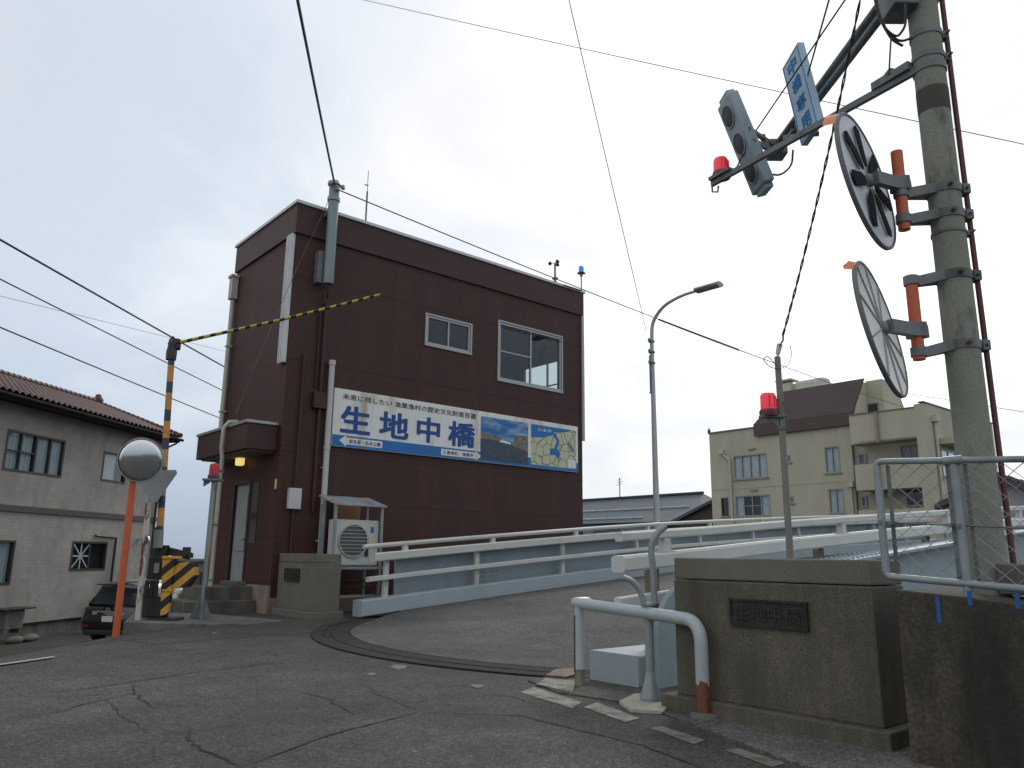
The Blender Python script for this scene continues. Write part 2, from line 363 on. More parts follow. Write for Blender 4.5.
def window(parent, o, u, n, w_, h_, cols, fmat, gmat, fw=.04, bars=(), curtain=None, name='window', depth=.06):
    """framed window: o lower-left corner, u along, n outward"""
    o = Vector(o); u = Vector(u).normalized(); n = Vector(n).normalized(); Z = Vector((0, 0, 1)); mb = MB()
    def bar(x0, x1, z0, z1, d0=-.5, d1=.5):
        P = [o + u * x + n * (d0 * depth) + Z * z for x, z in ((x0, z0), (x1, z0), (x1, z1), (x0, z1))]
        mb.prism(P, n * ((d1 - d0) * depth))
    bar(0, w_, 0, fw); bar(0, w_, h_ - fw, h_); bar(0, fw, fw, h_ - fw); bar(w_ - fw, w_, fw, h_ - fw)
    for k in range(1, cols): bar(w_ * k / cols - fw * .4, w_ * k / cols + fw * .4, fw, h_ - fw, -.4, .4)
    for (x0, x1, z) in bars: bar(x0 * w_, x1 * w_, z * h_ - fw * .3, z * h_ + fw * .3, -.3, .3)
    f = mb.build(name, fmat, parent)
    g = MB(); P = [o + u * x + n * (-.1 * depth) + Z * z for x, z in ((fw, fw), (w_ - fw, fw), (w_ - fw, h_ - fw), (fw, h_ - fw))]; g.quad(*P); g.build('pane', gmat, f)
    if curtain:
        c = MB()
        for (x0, x1) in curtain:
            k = max(6, int((x1 - x0) * w_ / .04)); vs = []
            for i in range(k + 1):
                x = w_ * (x0 + (x1 - x0) * i / k); off = -.085 + .025 * math.sin(i * 1.9) + .012 * math.sin(i * .7)
                vs += [o + u * x + n * off + Z * .03, o + u * x + n * off + Z * (h_ - .02)]
            c.add(vs, [[2 * i, 2 * i + 2, 2 * i + 3, 2 * i + 1] for i in range(k)], True)
        c.build('curtain', CURT, f)
    return f
def backing(mb, o, u, n, w_, h_, d):
    """dark room volume behind a window"""
    o = Vector(o); u = Vector(u).normalized(); n = Vector(n).normalized(); Z = Vector((0, 0, 1))
    P = [o - n * d, o + u * w_ - n * d, o + u * w_ - n * d + Z * h_, o - n * d + Z * h_]; mb.quad(*P)

# ================================================================ GROUND, WATER
def gz(x, y):
    t = max(0., -x - 4.9); k = min(1., t / 2.0)
    return -min(.19 * t * k, 1.72)
ga = [-70, -50, -35, -25, -18, -12] + [-9 + .75 * i for i in range(34)] + [16.6]
gb = [-70, -50, -30, -20, -12, -8] + [-5 + .75 * i for i in range(54)] + [37, 40, 44, 48]
RC = (10.45, 8.35); R_IN, R_OUT = 5.00, 5.56
mb = MB(); vs = []
for b_ in gb:
    for a_ in ga:
        p = W(a_, b_); z = gz(p.x, p.y)
        vs.append((p.x, p.y, z))
na = len(ga); fs = []
for j in range(len(gb) - 1):
    for i in range(na - 1):
        fs.append([j * na + i, j * na + i + 1, (j + 1) * na + i + 1, (j + 1) * na + i])
mb.add(vs, fs, True)
struct(mb.build('road', ASPH, origin=(0, 0, 0)))
mb = MB(ABM); mb.quad((16.6, -70, -4.4), (16.6, 48, -4.4), (16.6, 48, -.002), (16.6, -70, -.002)); mb.box((16.6, -70, -4.4), (17.0, 48, .05))
struct(mb.build('quay', CONC))
mb = MB(ABM); mb.box((30.8, -60, -4.4), (400, 58, 1.45))
struct(mb.build('far_ground', M('far_ground', (.09, .09, .085), .9, bump=0), origin=(0, 0, 0)))
SEA = M('sea_water', (.035, .07, .11), .12, 0, .2, .3, bump=.35, bscale=1.2)
mb = MB(); mb.quad((-4000, -500, -3.9), (4000, -500, -3.9), (4000, 6000, -3.9), (-4000, 6000, -3.9)); struct(mb.build('sea', SEA, origin=(0, 0, -3.9)))

# turntable joint: steel ring with grooves
RINGM = M('ring_steel', (.010, .008, .008), .9, 0, .3, 5, stain=(.05, .028, .018), thr=.66, sscale=(2, 2, 2), bump=.2)
def arc(r, a0, a1, n): return [(RC[0] + r * math.cos(a0 + (a1 - a0) * i / n), RC[1] + r * math.sin(a0 + (a1 - a0) * i / n)) for i in range(n + 1)]
A0_, A1_ = R(115), R(262)
ring = thing('turntable_joint', 'curved dark steel joint ring let into the asphalt at the end of the swing bridge', 'joint ring', W(RC[0], RC[1], 0), ANG)
for r0, r1, zt, nm in ((R_IN + .012, R_IN + .28, .016, 'inner_plate'), (R_IN + .295, R_IN + .38, .012, 'groove_plate'), (R_IN + .395, R_OUT, .018, 'outer_plate')):
    mb = MB(ABM); p = arc(r0, A0_, A1_, 64); q = arc(r1, A0_, A1_, 64)
    mb.add([(x, y, zt) for x, y in p] + [(x, y, zt) for x, y in q] + [(x, y, -.02) for x, y in p] + [(x, y, -.02) for x, y in q],
           [[i, i + 1, 66 + i, 65 + i] for i in range(64)] + [[130 + i, 131 + i, i + 1, i] for i in range(64)] + [[195 + i, 196 + i, 66 + i, 65 + i] for i in range(64)])
    mb.build(nm, RINGM, ring)
mb = MB(ABM); p = arc(R_IN + .002, A0_, A1_, 64); q = arc(R_OUT + .01, A0_, A1_, 64)
mb.add([(x, y, .004) for x, y in p] + [(x, y, .004) for x, y in q], [[i, i + 1, 66 + i, 65 + i] for i in range(64)])
mb.build('gap', BLACK, ring)

q = [atZ(x, y, .02) for x, y in ((546, 676), (556, 670), (574, 669), (576, 675), (566, 678))]
mb = MB(); mb.prism(q, (0, 0, .012)); tag(mb.build('steel_plate', M('rust_plate', (.16, .10, .07), .8, 0, .2, 9, stain=(.25, .22, .19), thr=.55, sscale=(9, 9, 9))), 'small rusty steel plate on the ground at the right end of the dark joint ring', 'plate')
# ================================================================ SWING BRIDGE
def zd(A):                      # underside of the side beam = deck edge level
    if A < 7.2: return .012
    if A < 16: return .012 + .092 * (A - 7.2) - .0009 * (A - 7.2) ** 2
    z16 = .012 + .092 * 8.8 - .0009 * 8.8 ** 2
    return z16 + .068 * (A - 16) - .0007 * (A - 16) ** 2
br = thing('swing_bridge', 'grey asphalt swing bridge deck between white railings, rising to the right', 'bridge', W(RC[0], RC[1], 0), ANG)
mb = MB(ABM); B0, B1 = 4.9, 13.15; rows = []
nb = 36; cols = [0, .25, .5, .75, 1, 1.4, 1.8, 2.4, 3.2] + [4 + i for i in range(24)]
vs = []
for j in range(nb + 1):
    b_ = B0 + (B1 - B0) * j / nb; a0 = RC[0] - math.sqrt(max(R_IN ** 2 - (b_ - RC[1]) ** 2, .02))
    for c in cols:
        t_ = c / 27.0; a_ = a0 + (34 - a0) * t_
        camber = .05 * (1 - ((b_ - 9.0) / 4.2) ** 2) * min(1, max(0, (a_ - 6.5)) / 4)
        vs.append((a_, b_, zd(a_) + .006 + camber))
nc = len(cols)
mb.add(vs, [[j * nc + i, j * nc + i + 1, (j + 1) * nc + i + 1, (j + 1) * nc + i] for j in range(nb) for i in range(nc - 1)], True)
mb.build('deck', ASPHD, br)
mb = MB(ABM); mb.add([(v[0], v[1], v[2] - .55 if v[0] > 16.6 else -.3) for v in vs], [[j * nc + i, j * nc + i + 1, (j + 1) * nc + i + 1, (j + 1) * nc + i] for j in range(nb) for i in range(nc - 1)])
mb.build('soffit', BLUEG, br)

def sweep(mb, a0, a1, sec, step=1.0):
    """sweep closed section [(b,z)] along the bridge following its slope"""
    n = max(2, int((a1 - a0) / step)); k = len(sec); vs = []
    for i in range(n + 1):
        a_ = a0 + (a1 - a0) * i / n; z = zd(a_)
        for b_, h in sec: vs.append((a_, b_, z + h))
    fs = [[i * k + j, i * k + (j + 1) % k, (i + 1) * k + (j + 1) % k, (i + 1) * k + j] for i in range(n) for j in range(k)]
    mb.add(vs, fs + [list(range(k))[::-1], list(range(n * k, n * k + k))])
def rect(b0, b1, h0, h1, c=.008): return [(b0 + c, h0), (b1 - c, h0), (b1, h0 + c), (b1, h1 - c), (b1 - c, h1), (b0 + c, h1), (b0, h1 - c), (b0, h0 + c)]
# far side (railings on the roadway face of the girder)
gf = MB(ABM); sweep(gf, 8.45, 33.6, rect(13.36, 13.40, -.55, .98)); sweep(gf, 8.45, 33.6, rect(13.24, 13.52, .94, .99))
girder = gf.build('girder', BLUEG, br)
for aa in (10.5, 19.2, 28.5):
    bt = MB(ABM)
    for i in range(7):
        for j in range(6):
            if i == 3: continue
            bt.lathe((aa + .02 + i * .085, 13.362, zd(aa + i * .085) + .40 + j * .088), (0, -1, 0), [(.022, -.004), (.022, .012), (.012, .018), (.0, .018)], 6, False)
    pl = MB(ABM); pl.prism([(aa - .06, 13.36, zd(aa) + .33), (aa + .58, 13.36, zd(aa + .58) + .33), (aa + .58, 13.36, zd(aa + .58) + .9), (aa - .06, 13.36, zd(aa) + .9)], (0, -.012, 0))
    p_ = pl.build('splice_plate', BLUEG, girder); bt.build('bolts', GALVD, p_)
mb = MB(ABM); sweep(mb, 7.5, 33.6, rect(12.92, 13.26, .0, .285, .015)); mb.build('side_beam', BLUEL, br)
mb = MB(ABM); sweep(mb, 7.65, 33.6, rect(12.98, 13.10, .60, .69, .012)); mb.build('lower_rail', WHT, br)
mb = MB(ABM); sweep(mb, 7.75, 33.6, rect(12.96, 13.14, .955, 1.115, .02)); mb.build('upper_rail', WHT, br)
mb = MB(ABM); sweep(mb, 7.55, 33.6, [(13.06 + .045 * math.cos(k * math.pi / 5), 1.245 + .045 * math.sin(k * math.pi / 5)) for k in range(10)]); mb.build('hand_rail', WHT, br)
posts_a = [8.06, 10.25, 12.75, 15.35] + [18 + 2.6 * i for i in range(6)]
for a_ in posts_a:
    mb = MB(ABM); z = zd(a_)
    mb.prism([(a_, 13.12, z + .285), (a_, 13.12, z + .96), (a_, 13.17, z + .96), (a_, 13.20, z + .285)], (.10, 0, 0))
    for dz in (.36, .5): mb.lathe((a_ + .025, 13.12, z + dz), (0, -1, 0), [(.018, -.01), (.018, .014), (0, .014)], 6, False); mb.lathe((a_ + .075, 13.12, z + dz), (0, -1, 0), [(.018, -.01), (.018, .014), (0, .014)], 6, False)
    mb.build('rail_post', WHT, br)
    mb = MB(ABM); mb.box((a_ + .35, 13.02, z + 1.12), (a_ + .45, 13.10, z + 1.24)); mb.build('hand_rail_bracket', WHT, br)
# near side: mirror arrangement, seen from outside
gn = MB(ABM)
prof = []
for i in range(9):
    t_ = math.pi / 2 * i / 8; prof.append((5.80 - .0 + .6 * (1 - math.cos(t_)), .45 + .5 * math.sin(t_)))
P = [(5.80, 4.72, -.05)] + [(a_, 4.72, z) for a_, z in prof]
aa = 7.2
while aa <= 33.6: P.append((aa, 4.72, zd(aa) + .93)); aa += 1.2
P += [(33.6, 4.72, zd(33.6) - .4), (16.6, 4.72, zd(16.6) - .6), (16.6, 4.72, -.05)]
gn.prism(P, (0, .06, 0))
sweep(gn, 6.6, 33.6, rect(4.52, 4.94, .925, .965, .004))
girn = gn.build('girder', BLUEG, br)
bt = MB(ABM)
for sgn in (4.57, 4.63, 4.85, 4.91):
    for i in range(44):
        a2 = 7.6 + i * .12 if i < 22 else 12.4 + (i - 22) * .12
        bt.lathe((a2, sgn, zd(a2) + .965), (0, 0, 1), [(.022, -.004), (.022, .014), (.012, .02), (.0, .02)], 6, False)
bt.build('bolts', BLUEG, girn)
mb = MB(ABM); sweep(mb, 5.68, 33.6, rect(4.86, 5.46, .0, .27, .012)); mb.build('side_beam', M('beam_grey', (.33, .38, .40), .42, 0, .05, 2, bump=.02), br)
def lerp_tab(tab, x):
    for (x0, y0), (x1, y1) in zip(tab[:-1], tab[1:]):
        if x <= x1: return y0 + (y1 - y0) * (x - x0) / (x1 - x0)
    return tab[-1][1]
BTOP = [(5.5, 1.155), (6.64, 1.235), (8.07, 1.35), (11.1, 1.575), (14.4, 1.80), (17.1, 1.975), (33.6, 2.95)]
HTOP = [(5.5, 1.375), (6.94, 1.475), (8.52, 1.60), (11.14, 1.79), (14.41, 2.03), (17.23, 2.21), (33.6, 3.2)]
def rail_near(a0, tab, dz, hb, hz, c, nm, b0=5.03):
    mb = MB(ABM); sec = rect(-hb, hb, -hz, hz, c); n_ = 40; vs = []
    for i in range(n_ + 1):
        a_ = a0 + (33.6 - a0) * i / n_; z = lerp_tab(tab, a_) - dz
        for b_, h in sec: vs.append((a_, b0 + b_, z + h))
    mb.add(vs, [[i * 8 + j, i * 8 + (j + 1) % 8, (i + 1) * 8 + (j + 1) % 8, (i + 1) * 8 + j] for i in range(n_) for j in range(8)] + [list(range(8))[::-1]]); return mb.build(nm, WHT, br)
rail_near(5.62, BTOP, .075, .085, .075, .022, 'upper_rail')
rail_near(5.64, HTOP, .045, .05, .043, .015, 'hand_rail')
rail_near(5.60, BTOP, .43, .04, .055, .012, 'lower_rail')
for a_ in (6.32, 9.96, 13.4, 16.8):
    mb = MB(ABM); z = lerp_tab(BTOP, a_); zh = lerp_tab(HTOP, a_) - .088
    mb.box((a_ - .05, 4.99, z - .008), (a_ + .05, 5.07, zh)); mb.box((a_ - .12, 4.96, z - .006), (a_ + .12, 5.10, z + .010)); mb.build('hand_rail_bracket', WHT, br)
for a_ in (6.2, 9.5, 12.8):
    mb = MB(ABM); mb.box((a_, 5.12, .26 + zd(a_)), (a_ + .13, 5.20, lerp_tab(BTOP, a_) - .16)); mb.build('rail_post', M('post_olive', (.16, .15, .11), .8), br)

# ================================================================ BRIDGE PILLARS
PLAQ = M('bronze_plaque', (.022, .026, .021), .75, .2, .4, 30, stain=(.04, .055, .04), thr=.6, sscale=(12, 12, 12), bump=.5)
def pillar(label, a0, a1, b0, b1, ztop, mat, capm, plinth_b=(.14, .14), zb=-.05):
    t_ = thing('bridge_pillar', label, 'bridge pillar', W((a0 + a1) / 2, (b0 + b1) / 2, 0), ANG, 'stone pillars at the end of the bridge')
    mb = MB(ABM); mb.box((a0, b0, .12), (a1, b1, ztop - .17), .012); mb.build('shaft', mat, t_)
    mb = MB(ABM); mb.box((a0 + .004, b0 + .004, ztop - .165), (a1 - .004, b1 - .004, ztop), .012); mb.build('cap', capm, t_)
    mb = MB(ABM); mb.box((a0 - .08, b0 - .07, zb), (a1 + .06, b1 + .1, .122), .012); mb.build('plinth', mat, t_)
    return t_
# right pillar (near)
RA0, RA1, RB0, RB1 = 5.16, 5.62, 2.43, 4.03
pr = pillar('big brown granite bridge pillar beside the wire fence, right of the road', RA0, RA1, RB0, RB1, 1.155, GRAN, GRANL)
# left pillar (far)
LA0, LA1, LB0, LB1 = 6.78, 7.33, 13.46, 15.0
pl_ = pillar('small grey stone bridge pillar in front of the corner of the brown building', LA0, LA1, LB0, LB1, 1.155, GRANL, GRANL)
def plaque(t_, a, b0, b1, z0, z1, s):
    mb = MB(ABM); mb.box((a - .02, b0, z0), (a + .01, b1, z1), .006)
    for q in ((b0, b0 + .018, z0, z1), (b1 - .018, b1, z0, z1), (b0 + .018, b1 - .018, z0, z0 + .018), (b0 + .018, b1 - .018, z1 - .018, z1)):
        mb.box((a - .03, q[0] + .001, q[2] + .001), (a - .0, q[1] - .001, q[3] - .001))
    p_ = mb.build('nameplate', PLAQ, t_)
    text('lettering', s, M('bronze_letters', (.030, .036, .029), .75, .2, .3, 30), p_, W(a - .022, b1 - .05, z0 + .045), -BX, (0, 0, 1), b1 - b0 - .1, z1 - z0 - .09, .01, .001, .004)
q0 = onA(732, 627, RA0); q1 = onA(808, 602, RA0)
plaque(pr, RA0, q1.y, q0.y, .67, .865, '生地中橋')
q0 = onA(286, 568, LA0); q1 = onA(299, 582, LA0)
plaque(pl_, LA0, q1.y - .02, q0.y, q1.z, q0.z, '中橋')

# ================================================================ BROWN CONTROL BUILDING
CA, CB, CA1, CB1, CT = 6.65, 15.03, 15.41, 18.35, 8.62
cb = thing('control_building', 'tall dark brown two-storey bridge control building with flat roof behind the left pillar', 'building', W(CA, CB, 0), ANG)
w1 = (10.10, 11.42, 6.10, 6.82); w2 = (12.36, 14.60, 5.58, 7.12)
mb = MB(ABM)
wall(mb, (0, CB, 0), (1, 0, 0), (0, 1, 0), .16, CA + .16, CA1 - .16, -.3, CT - .02, [w1, w2])
wall(mb, (0, CB1 - .16, 0), (1, 0, 0), (0, 1, 0), .16, CA + .16, CA1 - .16, -.3, CT - .02, [])
wall(mb, (CA1 - .16, 0, 0), (0, 1, 0), (1, 0, 0), .16, CB, CB1, -.3, CT - .02, [(CB + .3, CB + 2.4, 5.45, 6.8)])
mb.box((CA + .2, CB + .17, 4.55), (CA1 - .17, CB1 - .17, 4.7))
wl = mb.build('wall', BROWN, cb)
mb = MB(ABM); wall(mb, (CA, 0, 0), (0, 1, 0), (1, 0, 0), .16, CB, CB1, -.3, CT - .02, [(16.42, 17.24, .52, 2.62)])
mb.build('entrance_wall', BROWNR, cb)
mb = MB(ABM); mb.box((CA + .17, CB + .17, 7.2), (CA1 - .17, CB1 - .17, 7.35)); mb.build('ceiling', M('room_ceiling', (.30, .36, .30), .8), cb)
mb = MB(ABM); mb.box((CA + .02, CB + .02, CT - .06), (CA1 - .02, CB1 - .02, CT - .03)); mb.build('roof', M('roof_grey', (.2, .2, .2), .8), cb)
BF = M('brown_fascia', (.062, .028, .024), .55, 0, .14, 1.2, stain=(.048, .024, .022), thr=.58, soft=.18, sscale=(1.3, 1.3, .25), bump=.08, spec=.3)
mb = MB(ABM); mb.box((CA - .05, CB - .05, 7.93), (CA1 + .05, CB - .003, CT - .02)); mb.box((CA - .05, CB, 7.93), (CA - .003, CB1 + .05, CT - .02)); mb.box((CA1 + .003, CB, 7.93), (CA1 + .05, CB1 + .05, CT - .02)); mb.box((CA, CB1 + .003, 7.93), (CA1, CB1 + .05, CT - .02)); mb.build('fascia', BF, cb)
mb = MB(ABM)
for q in (((CA - .09, CB - .09, CT - .018), (CA1 + .09, CB + .14, CT + .055)), ((CA - .09, CB + .141, CT - .018), (CA + .14, CB1 + .09, CT + .054)), ((CA1 - .14, CB + .141, CT - .018), (CA1 + .09, CB1 + .09, CT + .054)), ((CA + .141, CB1 - .14, CT - .018), (CA1 - .141, CB1 + .09, CT + .053))): mb.box(*q, .006)
mb.build('coping', M('coping_pale', (.6, .61, .62), .4, .0, .06, 4, bump=0), cb)
mb = MB(ABM)
for z in (7.0, 5.15, 3.2, 2.2): mb.box((CA - .004, CB - .006, z), (CA1, CB - .0005, z + .018))
mb.build('joint_strip', BF, cb)
# windows in the front
fw_ = window(cb, W(w1[0], CB + .03, w1[2]), AX, -BX, w1[1] - w1[0], w1[3] - w1[2], 2, ALUM, GLASS, .055)
fw_['label'] = 'small sliding window with two dark panes'
fw2 = window(cb, W(w2[0], CB + .03, w2[2]), AX, -BX, w2[1] - w2[0], w2[3] - w2[2], 2, ALUM, GLASS, .06, bars=((0, .5, .5),))
fw2['label'] = 'large control room window seen through to the sky'
window(cb, W(CA1 - .06, CB + .3, 5.45), BX, AX, 2.1, 1.35, 2, ALUM, GLASS, .06, bars=((0, 1, .45),))
mb = MB(ABM)   # surround trim and sills
for q in (w1, w2):
    mb.box((q[0] - .05, CB - .03, q[2] - .05), (q[1] + .05, CB - .001, q[2] - .002)); mb.box((q[0] - .05, CB - .025, q[3] + .002), (q[1] + .05, CB - .001, q[3] + .045))
    mb.box((q[0] - .05, CB - .025, q[2]), (q[0] - .002, CB - .001, q[3])); mb.box((q[1] + .002, CB - .025, q[2]), (q[1] + .05, CB - .001, q[3]))
mb.build('window_trim', ALUM, cb)
# control desk seen inside
mb = MB(ABM); mb.box((12.9, 15.9, 4.7), (14.3, 16.5, 5.55), .03); mb.box((13.1, 16.1, 5.55), (13.6, 16.3, 5.85), .02); mb.build('control_desk', M('desk_grey', (.2, .21, .2), .5), cb)
# white vertical strip on the entrance side, corner
mb = MB(ABM)
mb.box((CA - .09, 15.06, 5.05), (CA - .004, 15.34, 7.92), .01)
for k in range(3): mb.box((CA - .105, 15.09 + k * .09, 5.07), (CA - .088, 15.12 + k * .09, 7.9))
mb.build('light_strip', M('strip_white', (.58, .60, .61), .45), cb)
mb = MB(ABM); mb.box((CA1 - .03, CB - .05, 4.3), (CA1 + .06, CB - .004, 7.92)); mb.build('corner_trim', ALUM, cb)
# downpipes
mb = MB(ABM); x = CA - .08
mb.cyl((x, 18.27, .3), (x, 18.27, 7.2), .055, seg=12); mb.box((x - .09, 18.17, 7.2), (x + .07, 18.37, 7.75), .01); mb.box((x - .12, 18.14, 7.75), (x + .075, 18.4, 7.82), .01)
for z in (1, 2.6, 4.4, 6): mb.box((x - .065, 18.2, z), (x + .07, 18.34, z + .04))
mb.build('downpipe', BEIGE, cb)
mb = MB(ABM)
cp = onB(328, 362, CB - .13)
mb.tube([(7.62, CB - .12, .2), (7.62, CB - .12, 5.15)], .062, 12); mb.cyl((7.62, CB - .12, 5.13), (7.62, CB - .12, 5.23), .075, seg=12); mb.cyl((7.62, CB - .12, 3.3), (7.62, CB - .12, 3.37), .072, seg=12)
for z in (1.4, 2.9, 4.4): mb.box((7.55, CB - .12, z), (7.69, CB - .002, z + .03))
mb.build('downpipe', M('white_pipe', (.47, .47, .46), .5, 0, .06, 4, stain=(.3, .28, .24), thr=.66), cb)
mb = MB(ABM)
mb.cyl((7.0, CB - .06, 1.0), (7.0, CB - .06, 5.3), .028, seg=8); mb.cyl((7.42, CB - .06, 2.0), (7.42, CB - .06, 6.5), .04, seg=8); mb.box((7.25, CB - .14, 4.15), (7.55, CB - .004, 4.5), .01)
mb.build('brown_conduit', BF, cb)
mb = MB(ABM); mb.box((6.86, CB - .12, 2.03), (7.13, CB - .003, 2.45), .012); mb.build('meter_box', WPAINT, cb)
mb = MB(ABM); mb.box((CA - .03, 15.06, 2.42), (CA - .002, 15.12, 2.62), .005); mb.build('doorbell_plate', M('cream', (.55, .48, .22), .5), cb)
# plinth, canopy, door, steps
mb = MB(ABM); mb.box((CA - .05, CB - .03, -.3), (CA + .0, 16.3, .53)); mb.box((CA, CB - .04, -.3), (CA1, CB - .003, .3)); mb.build('plinth', M('plinth_mortar', (.25, .19, .16), .9, 0, .15, 3, stain=(.12, .1, .085), thr=.56), cb)
cA = onB(248, 420, 15.2).x
cB1 = onA(198, 437, cA).y
mb = MB(ABM); mb.box((cA, 15.2, 3.20), (CA - .003, cB1, 3.72), .01); can = mb.build('canopy', BF, cb)
mb = MB(ABM); mb.box((cA - .03, 15.17, 3.722), (CA - .004, cB1 + .03, 3.785), .008); mb.build('canopy_edge', ALUM, can)
mb = MB(ABM); mb.box((cA + .1, 15.3, 3.17), (CA - .01, cB1 - .1, 3.198)); mb.build('canopy_soffit', M('soffit', (.2, .17, .16), .8), can)
mb = MB(ABM); mb.box((CA + .05, 16.42, .52), (CA + .1, 17.24, 2.62), .005); mb.box((CA + .03, 16.58, 1.2), (CA + .06, 17.1, 2.4))
dr = mb.build('door', M('door_grey', (.26, .28, .28), .5, 0, .08, 3), cb)
mb = MB(ABM); mb.cyl((CA, 16.52, 1.45), (CA + .06, 16.52, 1.45), .03, seg=12); mb.lathe((CA, 16.52, 1.45), AX.to_tuple() if False else (-1, 0, 0), [(.02, 0), (.035, .02), (.03, .045), (0, .05)], 12); mb.build('handle', ALUM, dr)
mb = MB(ABM); mb.box((CA - .02, 16.36, .52), (CA + .03, 16.42, 2.68)); mb.box((CA - .02, 17.24, .52), (CA + .03, 17.30, 2.68)); mb.box((CA - .02, 16.42, 2.62), (CA + .03, 17.24, 2.68)); mb.build('door_frame', ALUMD, cb)
mb = MB(ABM); mb.box((CA - .012, 15.92, 1.35), (CA + .01, 16.22, 2.62)); mb.build('side_panel', DARKGL, cb)
mb = MB(ABM); mb.box((5.55, 15.75, -.7), (CA - .052, 16.75, .50), .015); mb.box((5.2, 15.5, -.7), (5.548, 16.85, .24), .015); mb.box((5.548, 15.5, -.6), (CA - .052, 15.748, .24), .015); mb.build('steps', M('step_concrete', (.11, .105, .09), .9, 0, .2, 3, stain=(.055, .05, .04), thr=.54, bump=.4), cb)
mb = MB(ABM); mb.box((6.3, 16.1, .502), (CA - .052, 16.72, .585), .01); mb.build('door_step', CONC, cb)
lt = thing('porch_lamp', 'lit yellow square lamp under the canopy of the brown building', 'lamp', W(cA + .45, 16.05, 3.0))
q = onA(240, 461, cA + .5)
mb = MB(ABM); mb.box((cA + .42, q.y - .09, q.z - .1), (cA + .58, q.y + .09, q.z + .08), .03); mb.build('shade', M('lit_shade', (.8, .7, .3), .4, 0, .05, 3, bump=0, emit=((1, .78, .25), .75)), lt)
mb = MB(ABM); mb.box((cA + .44, q.y - .07, q.z + .08), (cA + .56, q.y + .07, 3.172)); mb.build('holder', ALUMD, lt)
dp = thing('drain_pipe', 'beige canopy drain pipe running down beside the building steps', 'drain pipe', W(cA - .05, cB1 - .4, 0))
mb = MB(ABM); q = onA(210, 590, cA - .06); q2 = onA(222, 415, cA - .06)
mb.tube([(cA - .06, q.y, -.3), (cA - .06, q.y, 3.1), (cA - .10, q.y - .02, 3.3), (cA - .1, q.y - .06, 3.72), (cA - .02, q.y - .1, 3.84), (cA + .12, q.y - .14, 3.86), (cA + .16, q.y - .15, 3.80)], .045, 10); mb.build('pipe', BEIGE, dp)
mb = MB(ABM)
for z in (.6, 1.7, 2.8): mb.box((cA - .115, q.y - .055, z), (cA - .01, q.y + .055, z + .03))
mb.build('clamp', GALVD, dp)

# signboard
SGN = thing('signboard', 'long white and blue bridge name signboard with photo and map on the brown wall', 'signboard', W(7.74, CB - .06, 3.40), ANG)
S0, S1, SZ0, SZ1 = 7.74, 15.17, 3.40, 4.66; SY = CB - .07
SW = M('sign_white', (.72, .73, .71), .5, 0, .05, 3, stain=(.42, .36, .27), thr=.62, soft=.1, sscale=(2.2, 2, .35), bump=0)
SB = M('sign_blue', (.010, .15, .42), .6, 0, .12, 2, stain=(.03, .2, .48), thr=.66, sscale=(1.6, 1, .2), bump=0)
SBD = M('sign_letter_blue', (.008, .065, .25), .6, 0, .12, 3, bump=0)
SK = M('sign_black', (.03, .03, .035), .5, bump=0)
mb = MB(ABM); mb.box((S0, SY, SZ0), (S1, CB - .008, SZ1), .01); mb.build('board', SW, SGN)
def spanel(nm, a0, a1, z0, z1, mat, pr=.003): m_ = MB(ABM); m_.box((a0, SY - pr, z0), (a1, SY + .002, z1)); return m_.build(nm, mat, SGN)
PX0 = onB(481, 415, SY).x; PX1 = onB(528, 440, SY).x; MX0 = onB(531, 440, SY).x
spanel('blue_band', S0 + .01, S1 - .01, SZ0 + .01, SZ0 + .25, SB)
for ch, x0_, x1_ in (('生', 340.5, 370), ('地', 379.5, 408.5), ('中', 417, 440), ('橋', 448.5, 475)):
    ta, tb = onB(x0_, 420, SY).x, onB(x1_, 428, SY).x
    text('title', ch, SBD, SGN, W(ta, SY - .003, SZ0 + .31), AX, (0, 0, 1), tb - ta, .60, heavy=.026)
text('slogan', '未来に残したい 漁業漁村の歴史文化財産百選', SK, SGN, W(S0 + .2, SY - .003, SZ1 - .225), AX, (0, 0, 1), PX0 - S0 - .36, .13, .004)
def arrow(a0, a1, z, left, s):
    m_ = MB(ABM); h = .075; y = SY - .006
    if left: P = [(a0, y, z), (a0 + .17, y, z + .125), (a0 + .17, y, z + h), (a1, y, z + h), (a1, y, z - h), (a0 + .17, y, z - h), (a0 + .17, y, z - .125)]; t0, t1 = a0 + .24, a1 - .05
    else: P = [(a1, y, z), (a1 - .17, y, z + .125), (a1 - .17, y, z + h), (a0, y, z + h), (a0, y, z - h), (a1 - .17, y, z - h), (a1 - .17, y, z - .125)]; t0, t1 = a0 + .05, a1 - .24
    m_.prism(P, (0, .0025, 0)); o = m_.build('arrow', SW, SGN)
    text('lettering', s, SK, o, W(t0, SY - .006, z - .045), AX, (0, 0, 1), t1 - t0, .09, .006)
e0 = onB(339, 440, SY).x; e1 = onB(382, 447, SY).x; f0 = onB(441, 452, SY).x; f1 = onB(481, 455, SY).x
arrow(e0, e1, SZ0 + .135, True, '前名寺・名水公園'); arrow(f0, f1, SZ0 + .135, False, '三島神社・漁業所')
